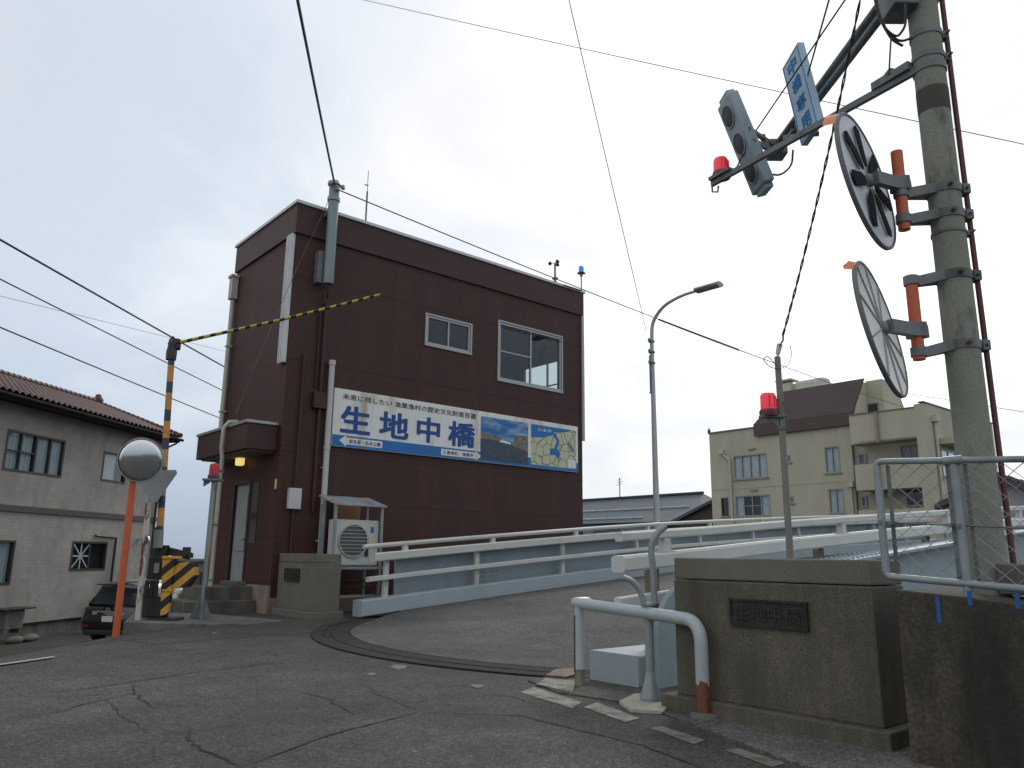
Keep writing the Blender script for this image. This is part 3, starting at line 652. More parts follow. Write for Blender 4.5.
# printed picture panel: sky over a harbour
def printed(name, kind):
    mt = bpy.data.materials.new(name); mt.use_nodes = True; nt = mt.node_tree; N = nt.nodes; L = nt.links; b = N['Principled BSDF']; b.inputs['Roughness'].default_value = .45
    tc = N.new('ShaderNodeTexCoord')
    if kind == 'sky':
        n = N.new('ShaderNodeTexNoise'); n.inputs['Scale'].default_value = 2.2; n.inputs['Detail'].default_value = 4; mp = N.new('ShaderNodeMapping'); mp.inputs['Scale'].default_value = (1, 1, 2); L.new(tc.outputs['Object'], mp.inputs[0]); L.new(mp.outputs[0], n.inputs['Vector'])
        c = N.new('ShaderNodeValToRGB'); c.color_ramp.elements[0].position = .42; c.color_ramp.elements[0].color = (.01, .13, .38, 1); c.color_ramp.elements[1].position = .72; c.color_ramp.elements[1].color = (.35, .5, .6, 1); L.new(n.outputs['Fac'], c.inputs[0])
    else:
        n = N.new('ShaderNodeTexVoronoi'); n.feature = 'DISTANCE_TO_EDGE'; n.inputs['Scale'].default_value = 3.6; L.new(tc.outputs['Object'], n.inputs['Vector'])
        c = N.new('ShaderNodeValToRGB'); c.color_ramp.interpolation = 'CONSTANT'; c.color_ramp.elements[0].color = (.16, .2, .18, 1); c.color_ramp.elements[1].position = .035; c.color_ramp.elements[1].color = (.50, .52, .33, 1); L.new(n.outputs['Distance'], c.inputs[0])
    L.new(c.outputs[0], b.inputs['Base Color']); return mt
spanel('photo_print', PX0, PX1, SZ0 + .24, SZ1 - .12, printed('printed_sky', 'sky'), .004)
spanel('photo_water', PX0 + .002, PX1 - .002, SZ0 + .06, SZ0 + .58, M('printed_water', (.035, .06, .09), .45, 0, .3, 6, bump=0), .006)
m_ = MB(ABM); y = SY - .0075; w_ = PX1 - PX0
m_.prism([(PX0 + .01, y, SZ0 + .58), (PX0 + w_ * .42, y, SZ0 + .58), (PX0 + w_ * .42, y, SZ0 + .66), (PX0 + w_ * .3, y, SZ0 + .70), (PX0 + .2 * w_, y, SZ0 + .72), (PX0 + .01, y, SZ0 + .76)], (0, .0015, 0))
m_.prism([(PX1 - .01, y, SZ0 + .38), (PX1 - .01, y, SZ0 + .80), (PX1 - .3 * w_, y, SZ0 + .78), (PX1 - .3 * w_, y, SZ0 + .6), (PX1 - .48 * w_, y, SZ0 + .56)], (0, .0015, 0))
m_.build('photo_houses', M('printed_houses', (.16, .15, .13), .5, 0, .6, 14, bump=0), SGN)
m_ = MB(ABM); m_.prism([(PX0 + .38 * w_, y - .002, SZ0 + .55), (PX0 + .62 * w_, y - .002, SZ0 + .52), (PX0 + .62 * w_, y - .002, SZ0 + .57), (PX0 + .42 * w_, y - .002, SZ0 + .61)], (0, .0015, 0)); m_.build('photo_boat', SW, SGN)
spanel('map_print', MX0, S1 - .08, SZ0 + .08, SZ1 - .12, printed('printed_map', 'map'), .004)
m_ = MB(ABM); y = SY - .0065; u0, u1 = MX0, S1 - .08; w_ = u1 - u0; zt = SZ1 - .122
m_.prism([(u0 + .002, y, zt), (u1 - .1 * w_, y, zt), (u0 + .8 * w_, y, zt - .07), (u0 + .62 * w_, y, zt - .12), (u0 + .5 * w_, y, zt - .12), (u0 + .46 * w_, y, zt - .22), (u0 + .3 * w_, y, zt - .30), (u0 + .002, y, zt - .36)], (0, .0015, 0))
m_.prism([(u0 + .46 * w_, y - .002, zt - .2), (u0 + .52 * w_, y - .002, zt - .14), (u0 + .62 * w_, y - .002, zt - .36), (u0 + .56 * w_, y - .002, zt - .56), (u0 + .5 * w_, y - .002, zt - .56), (u0 + .56 * w_, y - .002, zt - .36)], (0, .0015, 0))
m_.prism([(u0 + .4 * w_, y - .004, zt - .58), (u0 + .56 * w_, y - .004, zt - .56), (u0 + .64 * w_, y - .004, zt - .68), (u0 + .6 * w_, y - .004, zt - .84), (u0 + .52 * w_, y - .004, zt - .74), (u0 + .42 * w_, y - .004, zt - .76)], (0, .0015, 0))
m_.build('map_water', SB, SGN)
m_ = MB(ABM); m_.prism([(u1 - .2 * w_, y - .006, SZ0 + .1), (u1 - .02 * w_, y - .006, SZ0 + .1), (u1 - .02 * w_, y - .006, SZ0 + .32), (u1 - .2 * w_, y - .006, SZ0 + .32)], (0, .0015, 0)); m_.build('map_legend', SW, SGN)
text('map_lettering', '日本海', SW, SGN, W(u0 + .14 * w_, SY - .01, zt - .17), AX, (0, 0, 1), .3 * w_, .09, .004)

# things fixed to the building
am = thing('air_conditioner', 'white outdoor air conditioner under a grey rain hood beside the left bridge pillar', 'air conditioner', W(8.2, 14.2, 0), ANG)
fB = 14.18
q0 = onB(337, 519, fB); q1 = onB(376, 569, fB)
xa, xb, za, zb = q0.x, q1.x + .02, .93, q0.z
mb = MB(ABM); mb.box((xa, fB, za), (xb, fB + .34, zb), .02); body = mb.build('body', M('ac_white', (.50, .50, .47), .5, 0, .05, 2, stain=(.4, .36, .28), thr=.66), am)
mb = MB(ABM); cx_ = xa + (xb - xa) * .40; cz_ = (za + zb) / 2 + .03; rr = .32
mb.lathe((cx_, fB - .012, cz_), (0, 1, 0), [(rr, 0), (rr, .01), (0, .0101)], 32, False); fan = mb.build('fan', M('fan_dark', (.09, .1, .1), .6), body)
mb = MB(ABM)
for k in range(9):
    z = cz_ - rr + rr * 2 * (k + .5) / 9; hw = math.sqrt(max(rr ** 2 - (z - cz_) ** 2, 0)); mb.box((cx_ - hw, fB - .028, z - .006), (cx_ + hw, fB - .018, z + .006))
mb.lathe((cx_, fB - .02, cz_), (0, -1, 0), [(rr - .01, -.008), (rr - .01, .012), (rr + .015, .012), (rr + .015, -.015)], 32)
mb.build('grille', M('ac_grille', (.38, .38, .36), .5), body)
mb = MB(ABM); mb.box((xa + (xb - xa) * .8, fB - .004, zb - .25), (xa + (xb - xa) * .88, fB - .0005, zb - .13)); mb.build('sticker', SB, body)
mb = MB(ABM); mb.box((xa + (xb - xa) * .68, fB - .03, za + .18), (xa + (xb - xa) * .76, fB - .001, za + .36), .01); mb.build('hand_grip', BLACK, body)
mb = MB(ABM)
for x in (xa - .09, xb + .0):
    for y in (fB - .1, fB + .5): mb.box((x - .025, y - .025, .05), (x + .025, y + .025, zb + .3))
mb.box((xa - .1, fB - .12, za - .07), (xb + .1, fB - .06, za - .015)); mb.box((xa - .1, fB + .36, za - .07), (xb + .1, fB + .42, za - .015))
mb.box((xa - .1, fB - .1, .32), (xb + .1, fB - .05, .37)); mb.build('stand', GALV, am)
mb = MB(ABM); zt = zb + .3; mb.prism([(xa - .12, fB - .16, zt - .03), (xa - .12, fB - .16, zt), (xa - .12, fB + .6, zt + .2), (xa - .12, fB + .6, zt + .17)], (xb - xa + .2, 0, 0)); hood = mb.build('rain_hood', M('hood_plastic', (.25, .29, .31), .5, 0, .3, 3, stain=(.28, .1, .06), thr=.63, sscale=(4, 4, 4)), am)
mb = MB(ABM); mb.box((7.9, CB - .03, 1.35), (8.55, CB - .003, 2.35)); tag(mb.build('plywood_board', M('plywood', (.27, .13, .075), .8)), 'brown plywood board on the wall behind the air conditioner', 'board')
# service pipes and clutter beneath the unit
mb = MB(ABM)
for z, r in ((.62, .018), (.5, .014)): mb.tube([(7.9, fB + .45, z), (8.9, fB + .42, z + .02), (9.15, fB + .42, z - .12), (9.15, fB + .42, .02)], r, 8)
tag(mb.build('copper_pipe', RUSTY), 'thin dark pipes running low under the air conditioner', 'pipe')

# entry mast for the power cable
ms = thing('cable_mast', 'grey metal cable entry mast clamped to the brown building near its roof corner', 'mast', W(7.3, CB - .2, 6.5), ANG)
q0 = onB(328, 284, CB - .28); q1 = onB(335, 184, CB - .28)
xm = (q0.x + q1.x) / 2
mb = MB(ABM); mb.cyl((xm, CB - .28, q0.z), (xm, CB - .28, q1.z), .115, .115, 16); mb.build('tube', M('mast_green_grey', (.20, .26, .27), .5, .2, .1, 3, stain=(.14, .16, .16), thr=.66), ms)
mb = MB(ABM); mb.cyl((xm, CB - .28, q1.z - .04), (xm, CB - .28, q1.z + .06), .15, .1, 16); mb.cyl((xm, CB - .28, q1.z - .42), (xm, CB - .28, q1.z - .34), .14, None, 16)
for k in range(3): mb.lathe((xm + .16 - .16 * k, CB - .43 + .06 * (k != 1), q1.z - .12 - .1 * (k % 2)), (0, 0, 1), [(.02, 0), (.05, .02), (.05, .05), (.03, .07), (.045, .09), (.01, .12)], 10)
mb.build('insulator_cap', M('insulator_grey', (.3, .3, .3), .4), ms)
mb = MB(ABM); mb.box((xm - .22, CB - .2, q0.z + .02), (xm - .1, CB - .004, q0.z + .75), .01); mb.box((xm - .1, CB - .18, q0.z + 1.6), (xm + .1, CB - .004, q0.z + 1.7)); mb.box((xm - .1, CB - .18, q0.z + .3), (xm + .1, CB - .004, q0.z + .4)); mb.build('bracket', GALVD, ms)
mb = MB(ABM); mb.tube([(xm, CB - .28, q0.z), (xm, CB - .27, q0.z - .14), (xm + .05, CB - .2, q0.z - .28), (xm - .04, CB - .12, q0.z - .2), (xm - .02, CB - .06, q0.z - .5), (xm - .02, CB - .04, 4.6)], .02, 8); mb.build('cable_tail', CABLE, ms)
# rooftop antenna, anemometer, blue lamp
q = onB(366, 215, CB + .4); q1 = onB(367, 172, CB + .4)
mb = MB(ABM); mb.cyl((q.x, CB + .4, CT), (q.x, CB + .4, q1.z - .5), .022, seg=8); mb.cyl((q.x, CB + .4, q1.z - .5), (q.x, CB + .4, q1.z + .05), .008, seg=6); mb.cyl((q.x - .08, CB + .4, q1.z - .34), (q.x + .02, CB + .4, q1.z - .34), .014, seg=6); mb.box((q.x - .06, CB + .34, CT - .03), (q.x + .06, CB + .46, CT + .1))
tag(mb.build('antenna', GALVD), 'thin whip antenna standing on the flat roof behind the cable mast', 'antenna')
an = thing('anemometer', 'small cup wind gauge on the roof edge, left of the blue lamp', 'wind gauge', W(14.5, CB + .02, CT))
q = onB(555.5, 279, CB); zt = onB(555.5, 263, CB).z
mb = MB(ABM); mb.cyl((q.x, CB + .02, CT), (q.x, CB + .02, zt), .028, seg=10); mb.cyl((q.x, CB + .02, CT), (q.x, CB + .02, CT + .12), .07, .05, seg=10); mb.lathe((q.x, CB + .02, CT + .16), (0, 0, 1), [(.03, 0), (.09, .02), (.09, .05), (.03, .07)], 10); mb.build('stem', GALVD, an)
for k in range(3):
    a_ = R(20 + 120 * k); mb = MB(ABM); cxx = q.x + .14 * math.cos(a_); cyy = CB + .02 + .14 * math.sin(a_)
    mb.cyl((q.x, CB + .02, zt), (cxx, cyy, zt), .008, seg=6); mb.lathe((cxx - .05 * math.sin(a_), cyy + .05 * math.cos(a_), zt), (math.sin(a_), -math.cos(a_), 0), [(0, 0), (.03, .012), (.05, .05), (.055, .09), (.05, .09), (0, .05)], 10); mb.build('cup', BLACK, an)
bl = thing('blue_beacon', 'small blue beacon lamp on a bent bracket at the right end of the roof', 'beacon', W(15.2, CB - .02, CT))
q = onB(579.5, 272, CB - .05); 
mb = MB(ABM); mb.tube([(14.6, CB - .12, CT + .02), (q.x, CB - .12, CT + .02), (q.x, CB - .12, CT + .08), (q.x, CB - .12, q.z - .06)], .018, 8); mb.cyl((q.x, CB - .12, q.z - .16), (q.x, CB - .12, q.z - .04), .035, .05, 10); mb.cyl((q.x, CB - .12, q.z - .06), (q.x, CB - .12, q.z - .03), .13, .09, 12); mb.build('bracket', GALVD, bl)
mb = MB(ABM); mb.lathe((q.x, CB - .12, q.z - .03), (0, 0, 1), [(.075, 0), (.075, .14), (.06, .18), (.02, .2), (0, .2)], 14); mb.build('lens', BLUEL2, bl)

# ================================================================ LEFT HOUSE
HD = Vector((.137, .99, 0)).normalized(); HN = Vector((HD.y, -HD.x, 0)); HQ = Vector((-16.04, 30.30, 0))
HM = Matrix(((HD.x, -HN.x, 0, HQ.x), (HD.y, -HN.y, 0, HQ.y), (0, 0, 1, 0), (0, 0, 0, 1)))   # x along, y into the house
HI = HM.inverted()
def onH(px, py, y=0.): return HI @ atPl(px, py, HM @ Vector((0, y, 0)), HN)
hs = thing('house', 'two-storey house with beige brick-pattern walls and reddish tiled roof at the left edge', 'house', HM @ Vector((-1, 0, -1.6)), math.atan2(HD.y, HD.x))
hx1 = onH(150, 560).x; hx0 = -13.5; HW = 7.6
SIDING = M('house_siding', (.36, .338, .305), .85, 0, .12, 2.5, stain=(.22, .2, .18), thr=.6, soft=.2, sscale=(1, 1, .5), bump=.15, fine=.12)
def brickmat(mt, sc=1.0):
    nt = mt.node_tree; N = nt.nodes; L = nt.links; b = N['Principled BSDF']; src = b.inputs['Base Color'].links[0].from_socket
    tc = N.new('ShaderNodeTexCoord'); mp = N.new('ShaderNodeMapping'); mp.inputs['Rotation'].default_value = (R(90), 0, 0); L.new(tc.outputs['Object'], mp.inputs[0])
    bk = N.new('ShaderNodeTexBrick'); bk.inputs['Scale'].default_value = 1; bk.inputs['Brick Width'].default_value = .34; bk.inputs['Row Height'].default_value = .115; bk.inputs['Mortar Size'].default_value = .012
    bk.inputs['Color1'].default_value = (1, 1, 1, 1); bk.inputs['Color2'].default_value = (.93, .93, .93, 1); bk.inputs['Mortar'].default_value = (.88, .88, .88, 1); L.new(mp.outputs[0], bk.inputs[0])
    mx = N.new('ShaderNodeMix'); mx.data_type = 'RGBA'; mx.blend_type = 'MULTIPLY'; mx.inputs[0].default_value = 1; L.new(src, mx.inputs[6]); L.new(bk.outputs[0], mx.inputs[7]); L.new(mx.outputs[2], b.inputs['Base Color'])
brickmat(SIDING)
A_ = onH(8, 430); B_ = onH(70, 475); wA = (A_.x, onH(66, 440).x, onH(5, 470).z, 5.10)
wB = (onH(104, 452).x, onH(128, 455).x, wA[2] + .12, 5.02)
wC = (onH(73, 540).x, onH(108, 540).x, onH(73, 571).z, onH(75, 541).z)
wD = (-6.2, onH(13, 560).x, onH(0, 585).z, onH(0, 540).z)
mb = MB(HM); wall(mb, (0, 0, 0), (1, 0, 0), (0, 1, 0), .15, hx0, hx1, -1.25, 6.1, [wA, wB, wC, wD])
wall(mb, (hx1 - .001, 0, 0), (0, 1, 0), (-1, 0, 0), .15, .151, HW, -1.25, 6.1, []); wall(mb, (0, HW, 0), (1, 0, 0), (0, -1, 0), .15, hx0, hx1 - .152, -1.25, 6.1, []); wall(mb, (hx0, 0, 0), (0, 1, 0), (1, 0, 0), .15, .151, HW - .151, -1.25, 6.1, [])
mb.build('wall', SIDING, hs)
mb = MB(HM); mb.box((hx0 + .05, .04, -2.6), (hx1 - .05, HW - .05, -1.252)); mb.build('foundation', CONC, hs)
mb = MB(HM); mb.box((hx0, -.07, 2.42), (hx1 + .06, -.003, 2.62)); mb.box((hx1 + .003, -.003, 2.42), (hx1 + .06, HW, 2.62)); mb.build('belt_course', M('belt_dark', (.075, .065, .06), .7), hs)
mb = MB(HM); mb.box((hx0, .02, -1.30), (hx1, -.03, -1.255)); mb.build('drip_edge', BLACK, hs)
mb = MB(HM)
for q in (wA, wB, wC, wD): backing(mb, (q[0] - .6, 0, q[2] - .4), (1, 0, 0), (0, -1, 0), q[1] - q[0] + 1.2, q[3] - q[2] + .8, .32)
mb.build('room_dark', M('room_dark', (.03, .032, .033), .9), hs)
HDm = HM.to_3x3()
def hwin(q, cols, cur, bars=()):
    return window(hs, HM @ Vector((q[0], .05, q[2])), HD, HN, q[1] - q[0], q[3] - q[2], cols, ALUMD, GLASS, .07, bars, cur, depth=.14)
o = hwin(wA, 4, [(.02, .47), (.52, .98)], ((0, .5, .5),)); o['label'] = 'wide four-pane upstairs window with drawn pale curtains'
hwin(wB, 1, [(.05, .6)]); hwin(wC, 2, None); hwin(wD, 2, [(.4, .98)])
# paper star pattern on left pane of the downstairs window
st = MB(); cxp = HM @ Vector((wC[0] + (wC[1] - wC[0]) * .27, .02, (wC[2] + wC[3]) / 2)); Rr = min(.62, (wC[3] - wC[2]) * .55)
for k in range(4):
    a_ = R(45 * k); dv = HD * math.cos(a_) + Vector((0, 0, 1)) * math.sin(a_); st.beam(cxp - dv * Rr * (.8 if k % 2 == 0 else 1.0) , cxp + dv * Rr * (.8 if k % 2 == 0 else 1.0), .012, .05, dv.cross(HN))
st.build('window_tape', M('tape_pale', (.38, .46, .43), .7, bump=0), hs)
mb = MB(HM); x = wC[1] + .35; mb.tube([(wC[0] + 1.1, -.1, wC[3] + .22), (x, -.1, wC[3] + .17), (x, -.1, wC[3] - .02), (x, -.1, -1.25)], .05, 8); mb.build('downpipe', BLACK, hs)
mb = MB(HM); mb.cyl((hx1 - .1, -.08, -1.6), (hx1 - .1, -.08, 5.7), .05, seg=10); mb.build('downpipe', BLACK, hs)
# roof
ex1 = hx1 + .12; ez = 6.02
RP = onH(97, 403, 3.2); rzv = min(max(RP.z, 7.5), 9.3)
TILE = M('roof_tile', (.088, .036, .034), .55, 0, .25, 5, stain=(.06, .035, .032), thr=.56, sscale=(2, 2, 2), bump=.2)
def tiles(p_fn, x0, x1f, rows=15, wave=.28):
    mbb = MB(HM); per = 6; n = int((max(x1f(0), x1f(1)) - x0) / wave * per) + 1; vs = []; nr = 0
    for r_ in range(rows):
        for s_ in (0.0, 1.0):
            t_ = (r_ + s_) / rows; xr = x1f(t_)
            lift = .05 * (1 - s_)
            for i in range(n + 1):
                x = min(x0 + i * wave / per, xr); ph = (i % per) / per
                h = .045 * math.sin(2 * math.pi * ph)
                vs.append(p_fn(x, t_, h + lift))
            nr += 1
    mbb.add(vs, [[r * (n + 1) + i, r * (n + 1) + i + 1, (r + 1) * (n + 1) + i + 1, (r + 1) * (n + 1) + i] for r in range(nr - 1) for i in range(n)], True)
    return mbb
RY = 3.8 
ridge_x1 = onH(97, 403, RY).x; ridge_z = onH(97, 403, RY).z
tiles(lambda x, t, h: (x, -.75 + (RY + .75) * t, ez + .12 + (ridge_z - ez - .12) * t + h), hx0 - .5, lambda t: ex1 + (ridge_x1 - ex1) * t, 16).build('roof', TILE, hs)
mb = MB(HM); mb.quad((hx0 - .5, RY, ridge_z), (ridge_x1, RY, ridge_z), (ex1, HW + .75, ez + .1), (hx0 - .5, HW + .75, ez + .1)); mb.quad((ridge_x1, RY, ridge_z), (ex1, -.75, ez + .12), (ex1, HW + .75, ez + .12))
mb.quad((hx0 - .5, -.75, ez), (ex1, -.75, ez), (ex1, HW + .75, ez), (hx0 - .5, HW + .75, ez)); mb.quad((hx0 - .5, -.75, ez), (hx0 - .5, RY, ridge_z), (hx0 - .5, HW + .75, ez)); mb.build('roof_back', TILE, hs)
mb = MB(HM)
k = 0; x = hx0
while x < ridge_x1:
    mb.cyl((x, RY, ridge_z + .08), (x + .3, RY, ridge_z + .08), .13, .10, 8); x += .3
mb.lathe((ridge_x1 + .05, RY, ridge_z + .02), (0, 0, 1), [(.2, 0), (.24, .1), (.2, .22), (.12, .3), (.14, .36), (0, .42)], 10)
n_ = 18
for i in range(n_):
    t0, t1 = i / n_, (i + .95) / n_
    p0 = Vector((ridge_x1, RY, ridge_z + .04)).lerp(Vector((ex1 + .02, -.77, ez + .2)), t0); p1 = Vector((ridge_x1, RY, ridge_z + .04)).lerp(Vector((ex1 + .02, -.77, ez + .2)), t1); mb.cyl(p0, p1, .085, .11, 8)
mb.build('ridge_tiles', TILE, hs)
mb = MB(HM); mb.box((hx0 - .5, -.74, ez - .12), (ex1, -.70, ez + .06)); mb.box((ex1 - .04, -.699, ez - .12), (ex1, HW + .7, ez + .06)); mb.box((hx0 - .5, -.7, ez - .06), (ex1 - .05, .0, ez - .03)); mb.build('eave_board', M('eave_brown', (.045, .04, .036), .9, bump=0, spec=.1), hs)
mb = MB(HM); mb.tube([(hx0 - .5, -.82, ez + .0), (ex1 + .08, -.82, ez + .0)], .065, 8); mb.tube([(ex1 - .2, -.82, ez), (ex1 - .3, -.75, ez - .2), (hx1 - .1, -.08, ez - .45)], .04, 8); mb.build('gutter', M('gutter_matt', (.03, .028, .028), .95, bump=0, spec=.1), hs)
# house lamp, small AC, stones
q = onH(138, 540)
mb = MB(HM); mb.lathe((q.x, -.35, q.z - .18), (0, 0, 1), [(.0, 0), (.12, .01), (.16, .12), (.16, .28), (.1, .36), (0, .38)], 14); mb.box((q.x - .05, -.25, q.z), (q.x + .05, -.004, q.z + .06))
tag(mb.build('wall_lamp', M('lamp_chrome', (.75, .74, .66), .15, .8, .05, 3, bump=0)), 'shiny rounded lamp sticking out from the beige house wall beside the orange post', 'wall lamp')
# ground near house
def gp(px, py, z): return atZ(px, py, z)
g0 = onH(3, 612, -.5).x; g1 = onH(27, 612, -.5).x
ga_ = thing('small_heat_pump', 'small old grey outdoor fan unit with a board on top beside the beige house', 'fan unit', HM @ Vector(((g0 + g1) / 2, -.6, -1.7)), math.atan2(HD.y, HD.x))
zt = onH(15, 610, -.75).z; zbm = onH(15, 629, -.75).z
g0 = onH(7, 612, -.75).x; g1 = onH(25, 612, -.75).x
mb = MB(HM); mb.box((g0, -.75, zbm), (g1, -.42, zt), .02); mb.build('body', M('old_grey', (.14, .145, .14), .6), ga_)
mb = MB(HM); mb.lathe(((g0 + g1) / 2, -.765, (zt + zbm) / 2), (0, 1, 0), [(.0, 0), (.06, 0), (.07, .004), (.26, .006), (.26, .02)], 20, False); mb.build('fan', M('fan_grey', (.09, .095, .1), .5), ga_)
mb = MB(HM); mb.box((g0 - .35, -.9, zt + .005), (g1 + .3, -.3, zt + .06), .01); mb.build('top_board', BLACK, ga_)
mb = MB(HM); mb.box((g0, -.74, zbm - .14), (g0 + .14, -.4, zbm)); mb.box((g1 - .14, -.74, zbm - .14), (g1, -.4, zbm)); mb.build('feet', CONC, ga_)
for i, (px, py, sx, lb) in enumerate(((16, 633, .34, 'round pale stone on the ground before the small grey fan unit'), (31, 631, .42, 'long pale stone on the ground to the right of the small grey fan unit'))):
    bm_ = bmesh.new(); bmesh.ops.create_icosphere(bm_, subdivisions=3, radius=1)
    c = onH(px, py, -1.0); base = HM @ Vector((c.x, -1.0, 0)); gzz = gz(base.x, base.y)
    for v in bm_.verts:
        k = 1 + .12 * math.sin(3 * v.co.x + i) * math.cos(4 * v.co.y); v.co = Vector((base.x + v.co.x * .2 * k, base.y + v.co.y * sx * k, gzz + .1 + v.co.z * .13 * k))
    mb = MB(); mb.bm(bm_, True); tag(mb.build('stone', GRANL), lb, 'stone')

# ================================================================ SEAWALL & quay clutter beyond
mb = MB(ABM); mb.box((-70, 47.2, -4), (44, 48.2, .62), .05)
mb.box((-70, 47.0, .62), (44, 48.4, .80), .03); mb.box((-70, 43.2, -2.6), (16.5, 43.5, -1.35), .02)
tag(mb.build('seawall', M('seawall_concrete', (.2, .2, .19), .9, 0, .2, .6, stain=(.12, .12, .11), thr=.55, sscale=(.3, .3, 1))), 'long grey concrete seawall along the shore beyond the street', 'seawall')

# ================================================================ VEHICLES
def car(name, label, loc, rz, Lc, Wc, Hc, paint, plate):
    t_ = thing(name, label, 'car', loc, rz); T = Matrix.Translation(Vector(loc)) @ Matrix.Rotation(rz, 4, 'Z')   # rear at y=0, nose at +y, x right
    def loft(secs):
        mbb = MB(T); k = len(secs[0]); vs = [p for s in secs for p in s]
        mbb.add(vs, [[i * k + j, i * k + (j + 1) % k, (i + 1) * k + (j + 1) % k, (i + 1) * k + j] for i in range(len(secs) - 1) for j in range(k)] + [list(range(k))[::-1], list(range((len(secs) - 1) * k, len(secs) * k))], True); return mbb
    hw = Wc / 2
    def sec(y, z0, z1, w0, w1): # lower body ring
        n = []; 
        for sx in (-1, 1):
            pts = [(sx * w0 * .9, z0), (sx * w0, z0 + .12), (sx * w0, (z0 + z1) / 2), (sx * w1, z1 - .04), (sx * (w1 - .06), z1)]
            if sx > 0: n += [(x, y, z) for x, z in pts]
            else: n = [(x, y, z) for x, z in pts][::-1] + n
        return n
    belt = Hc * .60
    low = [sec(0.02, .42, belt - .12, hw * .84, hw * .80), sec(.10, .32, belt - .02, hw * .95, hw * .90), sec(.5, .28, belt + .02, hw, hw * .94), sec(Lc * .35, .26, belt + .02, hw, hw * .95), sec(Lc * .68, .26, belt - .02, hw, hw * .94), sec(Lc * .9, .28, belt - .14, hw * .95, hw * .85), sec(Lc, .38, belt - .35, hw * .75, hw * .68)]
    loft(low).build('body', paint, t_)
    cab = [sec(.22, belt - .05, belt + .05, hw * .86, hw * .84), sec(.5, belt - .04, Hc - .10, hw * .88, hw * .70), sec(.75, belt - .04, Hc - .02, hw * .9, hw * .69), sec(Lc * .4, belt - .04, Hc, hw * .9, hw * .70), sec(Lc * .55, belt - .04, Hc - .06, hw * .9, hw * .68), sec(Lc * .72, belt - .06, belt + .03, hw * .84, hw * .8)]
    loft(cab).build('cabin', paint, t_)
    mb = MB(T); z0, z1 = belt + .06, Hc - .16
    mb.quad((-hw * .72, .26, z0), (hw * .72, .26, z0), (hw * .60, .515, z1), (-hw * .60, .515, z1)); 
    for s in mb.v: s -= T.to_3x3() @ Vector((0, .055, 0))
    mb.build('rear_window', DARKGL, t_)
    mb = MB(T)
    for sx in (-1, 1): mb.quad((sx * hw * .885, .75, z0), (sx * hw * .885, Lc * .6, z0), (sx * hw * .76, Lc * .5, z1 + .03), (sx * hw * .76, .85, z1 + .03))
    mb.build('side_windows', DARKGL, t_)
    mb = MB(T); mb.box((-.62, .36, Hc - .09), (.62, .2, Hc - .06), .01); mb.build('spoiler', paint, t_)
    for sx in (-1, 1):
        mb = MB(T); mb.prism([(sx * hw * .93, .055, belt - .10), (sx * hw * .38, .0, belt - .13), (sx * hw * .38, .0, belt - .22), (sx * hw * .95, .07, belt - .25)], (0, .06, 0)); mb.build('tail_light', M('tail_clear', (.42, .40, .42), .15, .3, .3, 9, bump=0), t_)
    mb = MB(T); mb.box((-hw * .38, -.012, belt - .15), (hw * .38, .03, belt - .12)); mb.build('chrome_bar', ALUM, t_)
    mb = MB(T); mb.box((-.17, -.02, belt - .42), (.17, .03, belt - .26), .004); pt = mb.build('number_plate', M('plate_white', (.6, .62, .6), .5, bump=0), t_)
    mb = MB(T); mb.lathe((0, 0.0, belt - .08), (0, -1, 0), [(.055, .0), (.055, .02), (.04, .02), (.04, 0)], 14); mb.build('badge', ALUM, t_)
    mb = MB(T)
    for sx in (-1, 1): mb.box((sx * hw * .62, -.015, .48), (sx * hw * .88, .05, .53))
    mb.build('reflector', M('reflector_red', (.22, .01, .01), .3, bump=0), t_)
    mb = MB(T); mb.box((-hw * .8, .02, .24), (hw * .8, .25, .40), .04); mb.build('bumper', BLACK, t_)
    for y in (.85, Lc - .85):
        for sx in (-1, 1):
            mb = MB(T); mb.lathe((sx * (hw - .13), y, .33), (sx, 0, 0), [(0, -.1), (.28, -.1), (.33, -.07), (.335, .07), (.3, .11), (.2, .115)], 24); wh = mb.build('wheel', M('tyre', (.018, .018, .018), .85), t_)
            mb = MB(T); mb.lathe((sx * (hw - .13), y, .33), (sx, 0, 0), [(.21, .1), (.2, .118), (.05, .125), (0, .125)], 14); mb.build('rim', ALUM, wh)
    return t_
BP = M('black_car_paint', (.012, .012, .014), .12, .1, .1, 2, bump=0, coat=.8)
cp_ = atY(107, 632, 25.6); czz = gz(cp_.x, cp_.y)
car('parked_car', 'black estate car seen from behind, parked beside the beige house behind the orange post', (cp_.x + .95, 23.6, czz), R(-8), 4.5, 1.86, 1.74, BP, '')
cp2 = atY(152, 590, 31.5)
car('parked_car', 'white car mostly hidden behind the black car and the barrier machine', (cp2.x - .15, 30.0, gz(cp2.x, 31.)), R(-8), 4.3, 1.75, 1.85, M('white_car_paint', (.6, .61, .62), .2, 0, .05, 2, bump=0, coat=.5), '')

